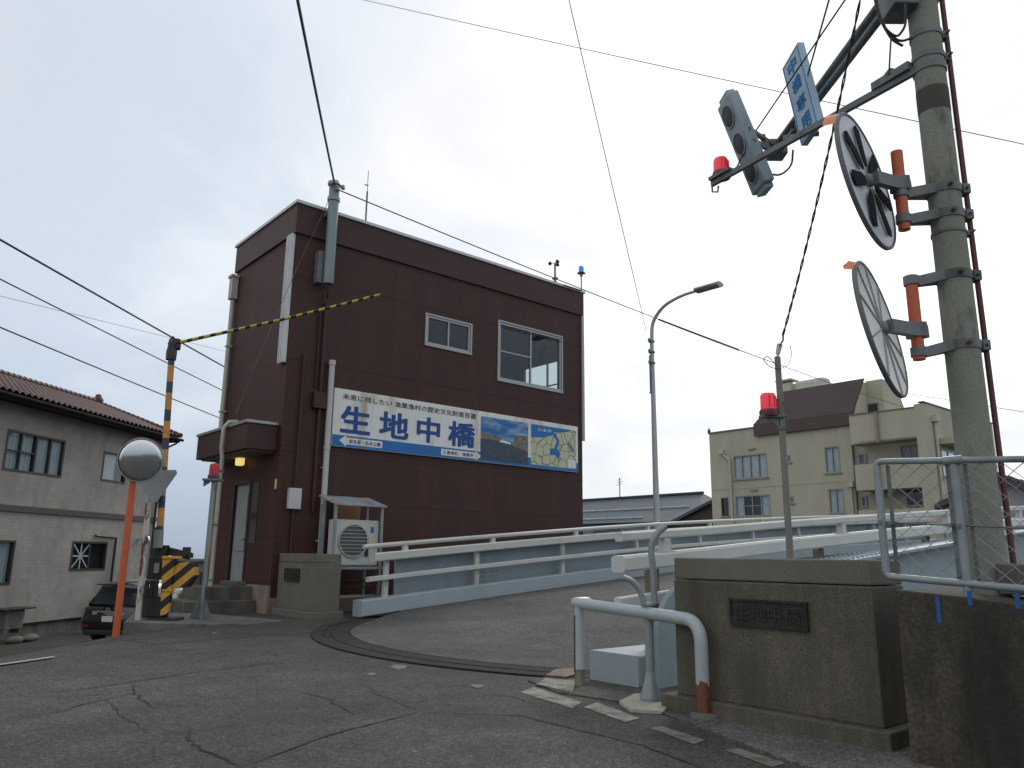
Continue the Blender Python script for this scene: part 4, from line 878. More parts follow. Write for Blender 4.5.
# ================================================================ PERSON
def person():
    Y = 19.3; foot = atY(166.5, 620, Y); gx, gy = foot.x, Y; g = gz(gx, gy)
    sc_ = .98
    J = {  # walking to the right, leaning forward
        'pelvis': (-.05, 0, .60), 'chest': (.20, 0, .80), 'neck': (.33, 0, .84), 'head': (.42, -.02, .86), 'crown': (.55, -.02, .92),
        'hipL': (-.04, -.10, .56), 'kneeL': (.27, -.13, .44), 'ankleL': (-.02, -.11, .08), 'toeL': (.16, -.12, .03),
        'hipR': (-.04, .10, .56), 'kneeR': (.22, .13, .42), 'ankleR': (-.10, .10, .09), 'toeR': (.06, .11, .03),
        'shL': (.30, -.19, .80), 'elL': (.36, -.23, .52), 'wrL': (.46, -.18, .30), 'haL': (.48, -.16, .22),
        'shR': (.30, .19, .80), 'elR': (.34, .24, .52), 'wrR': (.44, .24, .28), 'haR': (.47, .24, .20)}
    rad = {'pelvis': .15, 'chest': .16, 'neck': .06, 'head': .085, 'crown': .07, 'hipL': .095, 'kneeL': .06, 'ankleL': .04, 'toeL': .035, 'hipR': .095, 'kneeR': .06, 'ankleR': .04, 'toeR': .035,
           'shL': .06, 'elL': .042, 'wrL': .028, 'haL': .03, 'shR': .06, 'elR': .042, 'wrR': .028, 'haR': .03}
    E_ = [('pelvis', 'chest'), ('chest', 'neck'), ('neck', 'head'), ('head', 'crown')] + [(a + s, b + s) for s in 'LR' for a, b in (('hip', 'knee'), ('knee', 'ankle'), ('ankle', 'toe'), ('sh', 'el'), ('el', 'wr'), ('wr', 'ha'))] + [('pelvis', 'hipL'), ('pelvis', 'hipR'), ('chest', 'shL'), ('chest', 'shR')]
    def grow(name, names, edges, scale, mat, parent, extra=0.):
        me = bpy.data.meshes.new(name); idx = {n: i for i, n in enumerate(names)}
        me.from_pydata([(J[n][0] * sc_, J[n][1] * sc_, J[n][2] * sc_) for n in names], [(idx[a], idx[b]) for a, b in edges], [])
        ob = bpy.data.objects.new(name, me); COL.objects.link(ob)
        sk = ob.modifiers.new('s', 'SKIN'); sk.use_smooth_shade = True
        for n, v in zip(names, me.skin_vertices[0].data): v.radius = (rad[n] * sc_ * scale + extra,) * 2; v.use_root = (n == names[0])
        ob.modifiers.new('u', 'SUBSURF').levels = 2
        dg = bpy.context.evaluated_depsgraph_get(); m2 = bpy.data.meshes.new_from_object(ob.evaluated_get(dg)); bpy.data.objects.remove(ob)
        m2.transform(Matrix.Translation((gx, gy, g)) @ Matrix.Rotation(R(-10), 4, 'Z')); m2.materials.clear(); m2.name = name
        for p in m2.polygons: p.use_smooth = True
        return link(name, m2, mat, parent)
    t_ = thing('person', 'person in white shirt and white cap stooping forward behind the striped barrier machine', 'person', (gx, gy, g))
    grow('body', list(J), E_, 1.0, M('skin', (.32, .18, .12), .6, bump=0), t_)
    tn_ = ['chest', 'pelvis', 'shL', 'elL', 'shR', 'elR']; rad['chest'] = .165
    grow('shirt', tn_, [('chest', 'pelvis'), ('chest', 'shL'), ('shL', 'elL'), ('chest', 'shR'), ('shR', 'elR')], 1.06, M('white_cloth', (.62, .63, .65), .85), t_, .012)
    tn_ = ['pelvis', 'hipL', 'kneeL', 'ankleL', 'hipR', 'kneeR', 'ankleR']
    grow('trousers', tn_, [('pelvis', 'hipL'), ('hipL', 'kneeL'), ('kneeL', 'ankleL'), ('pelvis', 'hipR'), ('hipR', 'kneeR'), ('kneeR', 'ankleR')], 1.06, M('pale_trousers', (.42, .38, .42), .85), t_, .012)
    Tm = Matrix.Translation((gx, gy, g)) @ Matrix.Rotation(R(-10), 4, 'Z')
    mb = MB(Tm); c = Vector((.49, -.02, .90)) * sc_; mb.lathe(c, (.6, 0, .8), [(.118, -.02), (.12, .02), (.10, .07), (.05, .1), (0, .105)], 16); mb.prism([c + Vector(p) for p in ((.05, -.08, -.09), (.12, -.05, -.19), (.12, .05, -.19), (.05, .08, -.09))], (0, 0, .012)); mb.build('cap', M('white_cloth', (0, 0, 0)), t_)
    for s, hy in (('L', -.16), ('R', .24)):
        mb = MB(Tm); h0 = Vector(J['ha' + s]) * sc_
        for k in range(4): mb.tube([h0 + Vector((0, (k - 1.5) * .018, 0)), h0 + Vector((.03, (k - 1.5) * .02, -.04)), h0 + Vector((.03, (k - 1.5) * .02, -.075 + .004 * abs(k - 1.3)))], .009, 6)
        mb.tube([h0 + Vector((0, .03, .01)), h0 + Vector((.045, .035, -.01)), h0 + Vector((.06, .03, -.035))], .01, 6); mb.build('fingers', MATS['skin'], t_)
person()

# ================================================================ ISLAND AND BARRIER MACHINE
i0 = atZ(132, 640, -.2); 
isl = MB(); T0 = [atZ(131, 625, .1), atZ(205, 634, .02), atZ(262, 620, .03), atZ(240, 614, .03), atZ(165, 612, .1), atZ(140, 615, .1)]
T0 = [Vector((-5.93, 12.5, .10)), Vector((-5.1, 12.75, .06)), Vector((-4.3, 13.35, .02)), Vector((-3.95, 14.2, .012)), Vector((-4.6, 14.6, .02)), Vector((-5.6, 14.9, .06)), Vector((-6.7, 14.5, .10))]
n = len(T0); isl.add(T0 + [Vector((p.x, p.y, -.6)) for p in T0], [list(range(n))] + [[i, i + n, (i + 1) % n + n, (i + 1) % n] for i in range(n)])
struct(isl.build('kerb_island', CONC, bevel=.015))
YB = 13.1
def rectY(mb, x0, y0, x1, y1, Y, d, bev=.0):
    """box whose front face, at depth Y, spans the two given sight lines"""
    p = atY(x0, y0, Y); q = atY(x1, y1, Y); mb.box((p.x, Y, q.z), (q.x, Y + d, p.z), bev)
bmc = thing('barrier_machine', 'black and yellow striped road barrier machine on the kerb island', 'barrier machine', atY(163, 618, YB))
mb = MB(); rectY(mb, 142.5, 596, 160.5, 618, YB, .3, .02); mb.build('cabinet', BLACK, bmc)
mb = MB(); rectY(mb, 146, 618, 174, 622.5, YB - .05, .4, .01); mb.build('base_plate', M('base_dark', (.03, .03, .03), .7), bmc)
mb = MB(); rectY(mb, 148.5, 556, 163, 580, YB + .02, .25, .02); rectY(mb, 151, 545, 165, 557.5, YB + .05, .15, .01); mb.build('drive_unit', BLACK, bmc)
mb = MB(); rectY(mb, 154.5, 563, 158.5, 573, YB - .01, .03); mb.build('drive_cover', M('cover_grey', (.24, .24, .2), .6), bmc)
for x in (145, 150, 154.5):
    mb = MB(); rectY(mb, x, 580, x + 2.0, 597, YB - .02, .04); mb.build('guard_bar', BLACK, bmc)
mb = MB(); p = atY(160, 549, YB + .2); q = atY(190, 556, YB + .2); mb.beam(p, q, .08, .12); rectY(mb, 182.5, 547, 188, 558, YB + .15, .1, .01); rectY(mb, 186, 553, 191, 558, YB + .15, .1, .01); mb.build('counterweight_arm', BLACK, bmc)
def hazard(name, c1, c2, sc, vecdir=(.7, 0, .7), thr=.5):
    mt = bpy.data.materials.new(name); mt.use_nodes = True; nt = mt.node_tree; N = nt.nodes; L = nt.links; b = N['Principled BSDF']; b.inputs['Roughness'].default_value = .5
    tc = N.new('ShaderNodeTexCoord'); d = N.new('ShaderNodeVectorMath'); d.operation = 'DOT_PRODUCT'; L.new(tc.outputs['Object'], d.inputs[0]); d.inputs[1].default_value = vecdir
    a = N.new('ShaderNodeMath'); a.operation = 'MULTIPLY_ADD'; a.inputs[1].default_value = sc; a.inputs[2].default_value = 100.0; L.new(d.outputs['Value'], a.inputs[0])
    f = N.new('ShaderNodeMath'); f.operation = 'FRACT'; L.new(a.outputs[0], f.inputs[0]); g = N.new('ShaderNodeMath'); g.operation = 'GREATER_THAN'; g.inputs[1].default_value = thr; L.new(f.outputs[0], g.inputs[0])
    ns = N.new('ShaderNodeTexNoise'); ns.inputs['Scale'].default_value = 9; ns.inputs['Detail'].default_value = 5; L.new(tc.outputs['Object'], ns.inputs['Vector'])
    mx = N.new('ShaderNodeMix'); mx.data_type = 'RGBA'; L.new(g.outputs[0], mx.inputs[0]); mx.inputs[6].default_value = (*c1, 1); mx.inputs[7].default_value = (*c2, 1)
    mr = N.new('ShaderNodeMapRange'); mr.inputs[1].default_value = .3; mr.inputs[2].default_value = .7; mr.inputs[3].default_value = .75; mr.inputs[4].default_value = 1.15; L.new(ns.outputs['Fac'], mr.inputs[0])
    s = N.new('ShaderNodeVectorMath'); s.operation = 'SCALE'; L.new(mx.outputs[2], s.inputs[0]); L.new(mr.outputs[0], s.inputs['Scale']); L.new(s.outputs[0], b.inputs['Base Color']); return mt
YEL = (.60, .33, .035)
HZ = hazard('hazard_stripes', YEL, (.012, .012, .012), 4.8, (-.66, 0, .75), .50)
mb = MB(); p0 = atY(172, 556, YB - .06)
def polyY(mb, pts, Y, d): mb.prism([atY(x, y, Y) for x, y in pts], (0, d, 0))
polyY(mb, [(164, 564), (191, 562), (194, 564), (194, 577), (187, 587), (163, 590)], YB - .06, .2); mb.build('striped_box', HZ, bmc, bevel=.012)
mb = MB(); polyY(mb, [(162.5, 557), (176, 557), (173, 572), (171, 588), (169, 603), (167, 614), (160, 616), (160.8, 590)], YB - .10, .1); mb.build('striped_column', HZ, bmc, bevel=.008)
mb = MB(); rectY(mb, 162, 556, 177, 559, YB - .13, .2, .01); mb.build('top_cap', M('yellow_paint', YEL, .5), bmc)
mb = MB(); rectY(mb, 162, 589.5, 172, 591.5, YB - .12, .1, .004); mb.build('latch', M('yellow_paint', YEL), bmc)
# raised barrier arm with folding tip
OS = hazard('orange_navy_stripes', (.56, .24, .055), (.03, .045, .09), 2.05, (0, 0, 1), .60)
YS = hazard('yellow_black_stripes', (.50, .42, .03), (.01, .01, .012), 5.2, (1, 0, 0), .55)
p = atY(158.5, 548, YB); q = atY(172.3, 346, YB)
mb = MB(); mb.tube([p, q], .058, 14, True, .052); ba = mb.build('barrier_arm', OS, bmc)
mb = MB(); mb.cyl(atY(158, 548, YB), atY(159, 530, YB), .075, seg=14); mb.build('sleeve', M('sleeve_grey', (.22, .22, .21), .6), ba); mb = MB(); rectY(mb, 153, 527, 158, 549, YB + .1, .08, .01); mb.build('sleeve_guard', BLACK, ba)
mb = MB(); mb.lathe(q, (0, 0, 1), [(.085, -.25), (.09, -.1), (.07, 0), (.08, .04), (.06, .1), (0, .12)], 12); rectY(mb, 171, 338, 178, 349, YB - .02, .12, .02); mb.tube([atY(171, 346, YB), atY(169.5, 340, YB), atY(173, 336.5, YB), atY(177, 341, YB)], .014, 6); mb.build('hinge', BLACK, ba)
mb = MB(); p = atY(177, 343, YB); q = atY(380.5, 294.5, YB + .35); mb.tube([p, p.lerp(q, .5) + Vector((0, 0, -.03)), q], .03, 10, True, .022); mb.build('folded_tip', YS, ba)

# orange post with convex mirror
YO = 12.3
cm = thing('convex_mirror', 'round convex traffic mirror on a leaning orange post at the left', 'traffic mirror', atY(115, 643, YO))
base = atY(115, 643, YO); top = atY(134, 472, YO)
mb = MB(); mb.cyl((base.x, YO, base.z - .3), (top.x, YO, top.z), .052, seg=16); mb.build('post', ORANGE, cm)
c = atY(140.5, 460, YO - .14); fn = (Vector((0.18, -1, -.12))).normalized(); rM = .335
mb = MB(); mb.lathe(c, fn, [(rM, -.01), (rM * .98, .003), (rM * .8, .014), (rM * .5, .025), (rM * .2, .031), (0, .032)], 40); mb.build('mirror_face', M('mirror_silver', (.62, .64, .65), .07, 1.0, .02, 2, bump=0), cm)
mb = MB(); mb.lathe(c, fn, [(0, -.06), (rM * .5, -.055), (rM + .012, -.03), (rM + .016, .0), (rM + .008, .015), (rM - .008, .01)], 40); mb.build('mirror_back', M('mirror_frame', (.3, .3, .3), .5), cm)
mb = MB(); U = Vector((0, 0, 1)); Rg = fn.cross(U).normalized(); vs = []
for i in range(15):
    a_ = R(35 + 110 * i / 14); d_ = -Rg * math.cos(a_) + U * math.sin(a_); vs += [c + d_ * (rM + .02) - fn * .02, c + d_ * (rM + .025) + fn * .05]
mb.add(vs, [[2 * i, 2 * i + 2, 2 * i + 3, 2 * i + 1] for i in range(14)], True); mb.build('visor', ORANGE, cm)
mb = MB(); mb.beam(Vector((top.x, YO, c.z - .1)), c - fn * .05, .05, .05); mb.build('bracket', GALVD, cm)
mb = MB(); mb.lathe((base.x, YO, base.z - .01), (0, 0, 1), [(.26, -.1), (.24, .02), (.05, .04)], 8, False); mb.build('footing', CONC, cm)
mbp = MB(); qd = atZ(118, 644, -.16); mbp.box((base.x - .32, YO - .35, -.6), (base.x + 1.1, YO + .1, base.z + .0), .01); struct(mbp.build('kerb_slab', CONC))

# rusty white pole with triangular sign seen from behind
ts = thing('road_sign', 'back of a triangular road sign on a rusty white pole behind the round mirror', 'road sign', atY(142, 627, 12.9))
b0 = atY(137.5, 625, 12.9); t0 = atY(153, 462, 12.9)
RW = M('rusty_white', (.50, .48, .44), .7, 0, .1, 5, stain=(.10, .04, .03), thr=.535, soft=.03, sscale=(5, 5, 1.7), bump=.2)
mb = MB(); mb.cyl((b0.x, 12.9, b0.z - .25), (t0.x - .01, 12.9, t0.z), .045, seg=14); mb.build('pole', RW, ts)
mb = MB(); P = [atY(x, y, 12.85) for x, y in ((133, 470), (176, 470), (177.5, 473), (157, 502), (152, 502), (132, 473))]; mb.prism(P, (0, -.015, 0)); mb.build('plate', M('sign_back_grey', (.30, .32, .33), .5, .3), ts)
mb = MB(); rectY(mb, 146, 478, 165, 481, 12.83 + .03, .04); rectY(mb, 149, 492, 160, 495, 12.86, .04); mb.build('brace', GALVD, ts)
# left red beacon pole
def beacon(t_, c, r=.085, h=.2, mat=None):
    mb = MB(); mb.lathe(c, (0, 0, 1), [(r * 1.15, -.06), (r * 1.2, -.02), (r * 1.1, .0), (0, .001)], 18); mb.build('lamp_base', M('beacon_base', (.09, .03, .03), .5), t_)
    mb = MB(); mb.lathe(c, (0, 0, 1), [(r, .0), (r * 1.0, h * .2), (r * .97, h * .8), (r * .85, h * .95), (r * .5, h), (0, h)], 20); mb.build('lens', mat or REDL, t_)
    mb = MB()
    for k in range(3): a_ = R(-100 + 42 * k); d_ = Vector((math.cos(a_), math.sin(a_), 0)) * r; mb.beam(Vector(c) + d_ * .98 + Vector((0, 0, h * .1)), Vector(c) + d_ * .95 + Vector((0, 0, h * .8)), .008, .012, d_)
    mb.build('lens_rib', M('beacon_inner', (.5, .02, .03), .3, bump=0), t_)
bpz = thing('red_beacon_pole', 'thin grey pole with a small red beacon in front of the building steps', 'beacon pole', atY(200, 622, 13.7))
b0 = atY(200, 622, 13.7); t0 = atY(214.5, 480, 13.7)
mb = MB(); mb.cyl(b0 - Vector((0, 0, .02)), (b0.x, 13.7, t0.z), .028, seg=12); mb.build('pole', GALV, bpz)
mb = MB(); 
for a_ in range(4):
    d_ = Vector((math.cos(R(90 * a_ + 20)), math.sin(R(90 * a_ + 20)), 0)); mb.prism([b0 + d_ * .03, b0 + d_ * .2, b0 + d_ * .04 + Vector((0, 0, .42))], d_.cross(Vector((0, 0, 1))) * .012)
mb.box(b0 + Vector((-.22, -.22, -.03)), b0 + Vector((.22, .22, .005))); mb.build('base_gusset', GALVD, bpz)
t1 = Vector((b0.x, 13.7, t0.z))
mb = MB(); mb.box(t1 + Vector((-.16, -.1, -.02)), t1 + Vector((.14, .12, .02)), .006); mb.prism([t1 + Vector((-.15, -.05, -.02)), t1 + Vector((-.15, -.05, -.12)), t1 + Vector((-.02, -.05, -.04))], (0, .02, 0)); mb.build('platform', GALVD, bpz)
beacon(bpz, t1 + Vector((.0, 0, .09)), .085, .2, REDD)

# ================================================================ RIGHT FOREGROUND
# raised asphalt strip and dashes
def gstrip(pts, z, name, mat, h=.0):
    mb = MB(); P = [atZ(x, y, z) for x, y in pts]
    if h: mb.prism([p - Vector((0, 0, h)) for p in P], (0, 0, h))
    else: mb.quad(*P)
    return mb.build(name, mat)
ASPK = asphalt('asphalt_kerb', .085, (1, .97, .88), False)
struct(gstrip([(528, 680), (575, 671), (660, 676), (700, 690), (925, 748), (1010, 790), (960, 815), (840, 778), (740, 742), (640, 704), (560, 692)], .014, 'kerb_strip', ASPK, .1))
def worn(name, col=(.34, .33, .28), under=(.075, .07, .06), thr=.5):
    return M(name, col, .85, 0, .15, 8, stain=under, thr=thr, soft=.16, sscale=(7, 7, 7), bump=.3, fine=.35)
WM_ = worn('worn_white', thr=.53); WY = worn('worn_line', (.26, .25, .19), thr=.47)
for k, (pts, mt) in enumerate((
        ([(536, 684), (546, 678), (577, 681), (572, 692)], WM_), ([(520, 692), (534, 687), (582, 702), (572, 708)], WM_),
        ([(584, 707), (597, 702), (640, 718), (625, 722)], WM_), ([(650, 728), (662, 726), (705, 740), (694, 744)], WY), ([(724, 750), (738, 748), (786, 763), (772, 767)], WY))):
    struct(gstrip(pts, .004 if k > 0 else .018, 'road_marking', mt))
def on_road(px, py, dz=.005):
    g = 0.
    for _ in range(12): p = atZ(px, py, g); g = gz(p.x, p.y)
    return Vector((p.x, p.y, g + dz))
mb = MB(); vs = []
for i in range(19):
    x = -14 + 68 * i / 18; yc_ = 667.5 - (x + 14) * .145; vs += [on_road(x, yc_ - .6, .012), on_road(x, yc_ + .6, .012)]
mb.add(vs, [[2 * i, 2 * i + 2, 2 * i + 3, 2 * i + 1] for i in range(18)]); struct(mb.build('road_marking', M('line_white', (.36, .37, .35), .8, 0, .1, 8)))
for (px, py, s) in ((398, 667, 9), (371, 674, 5), (477, 686, 7), (214, 633, 3)):
    struct(gstrip([(px - s, py), (px - s * .3, py - s * .28), (px + s, py - s * .2), (px + s * .8, py + s * .15), (px, py + s * .3)], .005, 'paint_spot', M('spot_pale', (.15, .15, .135), .85, 0, .3, 20)))
# cracks and joint lines
CR = M('crack_dark', (.012, .012, .012), 1, bump=0); SEAMM = M('seam_dark', (.035, .034, .033), 1, 0, .3, 9, bump=0)
def crack(pts, wd, mat, jag=.02, zf=.006, name='road_crack'):
    P = []
    W3 = []
    for x, y in pts:
        g = 0.
        for _ in range(3): p = atZ(x, y, g); g = gz(p.x, p.y)
        W3.append(atZ(x, y, g))
    fine = []
    for a, b in zip(W3[:-1], W3[1:]):
        n = max(2, int((b - a).length / .07))
        for i in range(n): fine.append(a.lerp(b, i / n) + Vector((random.uniform(-jag, jag), random.uniform(-jag, jag), 0)))
    fine.append(W3[-1]); vs = []
    for i, p in enumerate(fine):
        d = (fine[min(i + 1, len(fine) - 1)] - fine[max(i - 1, 0)]).normalized(); s = Vector((-d.y, d.x, 0)); t_ = min(1, 4 * min(i, len(fine) - 1 - i) / len(fine) + .15) * wd * random.uniform(.5, 1.1)
        z = gz(p.x, p.y) + zf; vs += [Vector((p.x, p.y, z)) - s * t_, Vector((p.x, p.y, z)) + s * t_]
    mb = MB(); mb.add(vs, [[2 * i, 2 * i + 1, 2 * i + 3, 2 * i + 2] for i in range(len(fine) - 1)]); struct(mb.build(name, mat))
crack([(190, 727), (192, 740), (200, 750), (222, 757), (240, 768)], .010, CR)
crack([(186, 726), (178, 722)], .006, CR); crack([(85, 704), (105, 700), (118, 712), (150, 735)], .005, CR)
crack([(136, 685), (135, 693), (142, 700), (155, 708)], .007, CR)
crack([(0, 722), (60, 712), (90, 703), (150, 690)], .007, CR); crack([(295, 690), (330, 700), (355, 716)], .006, CR)
crack([(0, 696), (80, 690), (200, 672), (300, 660)], .012, SEAMM, .008); crack([(240, 768), (330, 735), (420, 712)], .012, SEAMM, .006)
crack([(420, 712), (395, 701), (365, 690)], .006, SEAMM, .006); crack([(260, 651), (275, 654), (278, 658)], .008, CR)
crack([(100, 640), (160, 645), (230, 638), (300, 632)], .008, CR); crack([(420, 712), (520, 716), (640, 745), (760, 790)], .01, SEAMM, .006)
crack([(480, 694), (512, 697), (530, 703)], .006, CR)

# white guard pipe
def bezier_path(pts, r=.1, n=6):
    """polyline with rounded corners"""
    P = [Vector(p) for p in pts]; o = [P[0]]
    for i in range(1, len(P) - 1):
        a, b, c = P[i - 1], P[i], P[i + 1]; ra = min(r, (a - b).length * .45, (c - b).length * .45); p0 = b + (a - b).normalized() * ra; p1 = b + (c - b).normalized() * ra
        for k in range(n + 1): t_ = k / n; o.append(p0 * (1 - t_) ** 2 + b * 2 * t_ * (1 - t_) + p1 * t_ * t_)
    o.append(P[-1]); return o
GP = M('guard_pipe_paint', (.38, .435, .45), .4, 0, .06, 4, stain=(.3, .3, .29), thr=.68, bump=.03)
g1 = atZ(580, 684, .02); g2 = atZ(704, 716, .02)
gd = (g2 - g1).normalized(); gt1 = atPl(579, 603, g1, Vector((0, 1, 0))).z - .03; gt2 = atPl(690, 630, g2, Vector((0, 1, 0))).z
gt1 = .73; gt2 = .69
gr = thing('guard_pipe', 'bent white steel guard pipe with rusted foot in front of the right pillar', 'guard rail', (g1 + g2) / 2)
mb = MB(); e = g1 - gd * .10
mid_ = (g1 + g2) / 2; mb.tube(bezier_path([g2 + Vector((0, 0, .24)), Vector((g2.x, g2.y, gt2)), Vector((mid_.x, mid_.y, (gt1 + gt2) / 2))], .17, 8) + bezier_path([Vector((mid_.x, mid_.y, (gt1 + gt2) / 2)) - gd * .01, Vector((e.x, e.y, gt1)), Vector((e.x, e.y, gt1)) + AX * .2, Vector((e.x, e.y, gt1 - .06)) + AX * .22], .07, 8), .05, 18); mb.build('rail', GP, gr)
mb = MB(); mb.cyl(g1 + Vector((0, 0, .12)), Vector((g1.x, g1.y, gt1)), .046, seg=18); mb.build('post', GP, gr)
RP_ = M('pipe_rust_patches', (.40, .43, .45), .6, 0, .1, 8, stain=(.12, .048, .024), thr=.40, soft=.02, sscale=(6, 6, 2.0), bump=.3)
def rust_foot_mat():
    mt = M('pipe_rust_foot', (.38, .435, .45), .5, 0, .06, 4, bump=.15); nt = mt.node_tree; N = nt.nodes; L = nt.links; b = N['Principled BSDF']; src = b.inputs['Base Color'].links[0].from_socket
    tc = N.new('ShaderNodeTexCoord'); sp = N.new('ShaderNodeSeparateXYZ'); L.new(tc.outputs['Object'], sp.inputs[0])
    mp = N.new('ShaderNodeMapping'); mp.inputs['Scale'].default_value = (14, 14, 7); L.new(tc.outputs['Object'], mp.inputs[0])
    n = N.new('ShaderNodeTexNoise'); n.inputs['Scale'].default_value = 1.; n.inputs['Detail'].default_value = 6; L.new(mp.outputs[0], n.inputs['Vector'])
    a = N.new('ShaderNodeMath'); a.operation = 'MULTIPLY_ADD'; L.new(sp.outputs['Z'], a.inputs[0]); a.inputs[1].default_value = -1.9; L.new(n.outputs['Fac'], a.inputs[2])
    mr = N.new('ShaderNodeMapRange'); mr.inputs[1].default_value = .0; mr.inputs[2].default_value = .04; L.new(a.outputs[0], mr.inputs[0])
    n2 = N.new('ShaderNodeTexNoise'); n2.inputs['Scale'].default_value = 30.; n2.inputs['Detail'].default_value = 4; L.new(tc.outputs['Object'], n2.inputs['Vector'])
    rc_ = N.new('ShaderNodeMix'); rc_.data_type = 'RGBA'; L.new(n2.outputs['Fac'], rc_.inputs[0]); rc_.inputs[6].default_value = (.05, .02, .012, 1); rc_.inputs[7].default_value = (.26, .10, .045, 1)
    mx = N.new('ShaderNodeMix'); mx.data_type = 'RGBA'; L.new(mr.outputs[0], mx.inputs[0]); L.new(src, mx.inputs[6]); L.new(rc_.outputs[2], mx.inputs[7]); L.new(mx.outputs[2], b.inputs['Base Color']); return mt
mb = MB(); mb.cyl(g2 - Vector((0, 0, .1)), g2 + Vector((0, 0, .25)), .0502, seg=18); mb.build('rusted_foot', rust_foot_mat(), gr)
mb = MB(); mb.cyl(g1 - Vector((0, 0, .1)), g1 + Vector((0, 0, .13)), .047, seg=18); mb.build('mossy_foot', M('moss_foot', (.14, .15, .08), .85, 0, .3, 12, stain=(.3, .32, .32), thr=.6, sscale=(10, 10, 8)), gr)
mb = MB(); mb.box(g1 + Vector((-.052, -.02, .1)), g1 + Vector((-.044, .02, .6))); mb.build('rust_streak', RUSTY, gr)
for g in (g2,):
    mb = MB(); mb.lathe(g - Vector((0, 0, .01)), (0, 0, 1), [(.12, -.03), (.1, .025), (.055, .035)], 14, False); mb.build('mortar_collar', CONC, gr)

# short post with two curved arms (gate post)
hp0 = atZ(651, 700, .03)
hp = thing('hook_post', 'galvanised post with flared foot and two curved strap arms beside the guard pipe', 'post', hp0)
hY = hp0.y
mb = MB(); mb.lathe(hp0, (0, 0, 1), [(.0, -.02), (.09, -.02), (.085, .03), (.05, .15), (.039, .22)], 4 * 5, True); mb.build('flared_foot', GALV, hp)
zt = atY(650, 604, hY).z
mb = MB(); mb.cyl(hp0 + Vector((0, 0, .2)), (hp0.x, hY, zt), .038, seg=16); mb.cyl((hp0.x, hY, zt - .01), (hp0.x, hY, zt + .012), .062, seg=16); mb.build('post', GALV, hp)
mb = MB(); pts = [(655, 604), (654, 590), (653, 565), (651, 550), (653, 540), (659, 531), (666, 526)]
P = [atY(x, y, hY + .02) for x, y in pts]; mb.tube(bezier_path(P, .08, 4), .03, 8, True, None, (.034, .028)); mb.build('curved_arm', GALV, hp)
mb = MB(); pts = [(644, 604), (642, 596), (638, 587), (631, 580), (623, 577.5)]; P = [atY(x, y, hY - .02) for x, y in pts]; mb.tube(bezier_path(P, .05, 4), .03, 8, True, None, (.03, .024)); mb.build('curved_arm', GALV, hp)
P = [atZ(x, y, .03) for x, y in ((619, 700), (634, 693), (662, 695), (672, 702), (664, 710), (630, 708))]
mb = MB(); mb.prism([p - Vector((0, 0, .05)) for p in P], (0, 0, .05)); mb.build('concrete_pad', M('pad_pale', (.36, .34, .28), .9, 0, .15, 9, bump=.5), hp, bevel=.012)

# concrete retaining wall and wire fence
WA, WB = 4.93, 2.185
rw = thing('concrete_wall', 'dark stained concrete wall at the right edge below the wire fence', 'wall', W(WA + .3, 0, 0))
mb = MB(ABM); n_ = 16; vs = []
ztop = lambda b_: .975 - .05 * (WB - b_) + .012 * math.sin(b_ * 7) + .006 * math.sin(b_ * 23)
for i in range(n_ + 1):
    b_ = -3 + (WB + 3) * i / n_; vs += [(WA, b_, -.4), (WA, b_, ztop(b_)), (WA + .75, b_, ztop(b_)), (WA + .75, b_, -.4)]
mb.add(vs, [[i * 4 + j, i * 4 + j + 1, i * 4 + j + 5, i * 4 + j + 4] for i in range(n_) for j in range(3)] + [[0, 1, 2, 3], [n_ * 4, n_ * 4 + 1, n_ * 4 + 2, n_ * 4 + 3]]); mb.build('wall', CONCD, rw, bevel=.01)
for (px, py, ln) in ((938, 605, .1), (970, 600, .03), (1018, 603, .03)):
    q = onA(px, py, WA); mb = MB(ABM); mb.box((WA - .003, q.y - .012, q.z - ln), (WA + .002, q.y + .012, q.z + .05)); mb.build('paint_mark', M('blue_paint_mark', (.02, .10, .28), .8), rw)
fc = thing('wire_fence', 'galvanised pipe fence with diamond wire mesh on the dark wall at the right', 'fence', W(4.98, 1.2, .97), ANG)
FA = 4.98; f0 = onA(876.5, 463, FA); f1 = onA(953, 461, FA); fz1, fz0 = 1.765, 1.055
fs_ = lambda b_: -.065 * (f0.y - b_)
fb = [f0.y, f1.y, f1.y - (f0.y - f1.y) * 2.4, f1.y - (f0.y - f1.y) * 5]
fend = -.6
mb = MB(ABM); mb.tube(bezier_path([(FA, f0.y, 1.2), (FA, f0.y, fz1), (FA, fend, fz1 + fs_(fend))], .035, 5), .019, 14); mb.build('top_rail', GALV, fc)
mb = MB(ABM); mb.tube(bezier_path([(FA, f0.y, 1.3), (FA, f0.y, fz0), (FA, fend, fz0 + fs_(fend))], .035, 5), .021, 14); mb.build('bottom_rail', GALV, fc)
mb = MB(ABM); mb.cyl((FA, f0.y, fz0 + .03), (FA, f0.y, fz1 - .03), .023, seg=14); mb.build('end_post', GALV, fc)
for b_ in (f1.y, f1.y - .95, f1.y - 1.9):
    dz_ = fs_(b_)
    mb = MB(ABM); mb.cyl((FA + .01, b_, .93 + dz_), (FA + .01, b_, fz1 + dz_ - .005), .025, seg=14); mb.cyl((FA, b_ - .05, fz1 + dz_), (FA, b_ + .05, fz1 + dz_), .027, seg=14); mb.build('post', GALV, fc)
for b_ in (f0.y - .05, f1.y + .05, f1.y - .05):
    mb = MB(ABM); mb.box((FA + .035, b_ - .011, fz0 + fs_(b_) + .02), (FA + .045, b_ + .011, fz1 + fs_(b_) - .02)); mb.build('flat_bar', GALVD, fc)
mb = MB(ABM); mb.cyl((FA + .02, f0.y + .02, 1.385), (FA + .02, fend, 1.385 + fs_(fend)), .006, seg=6)
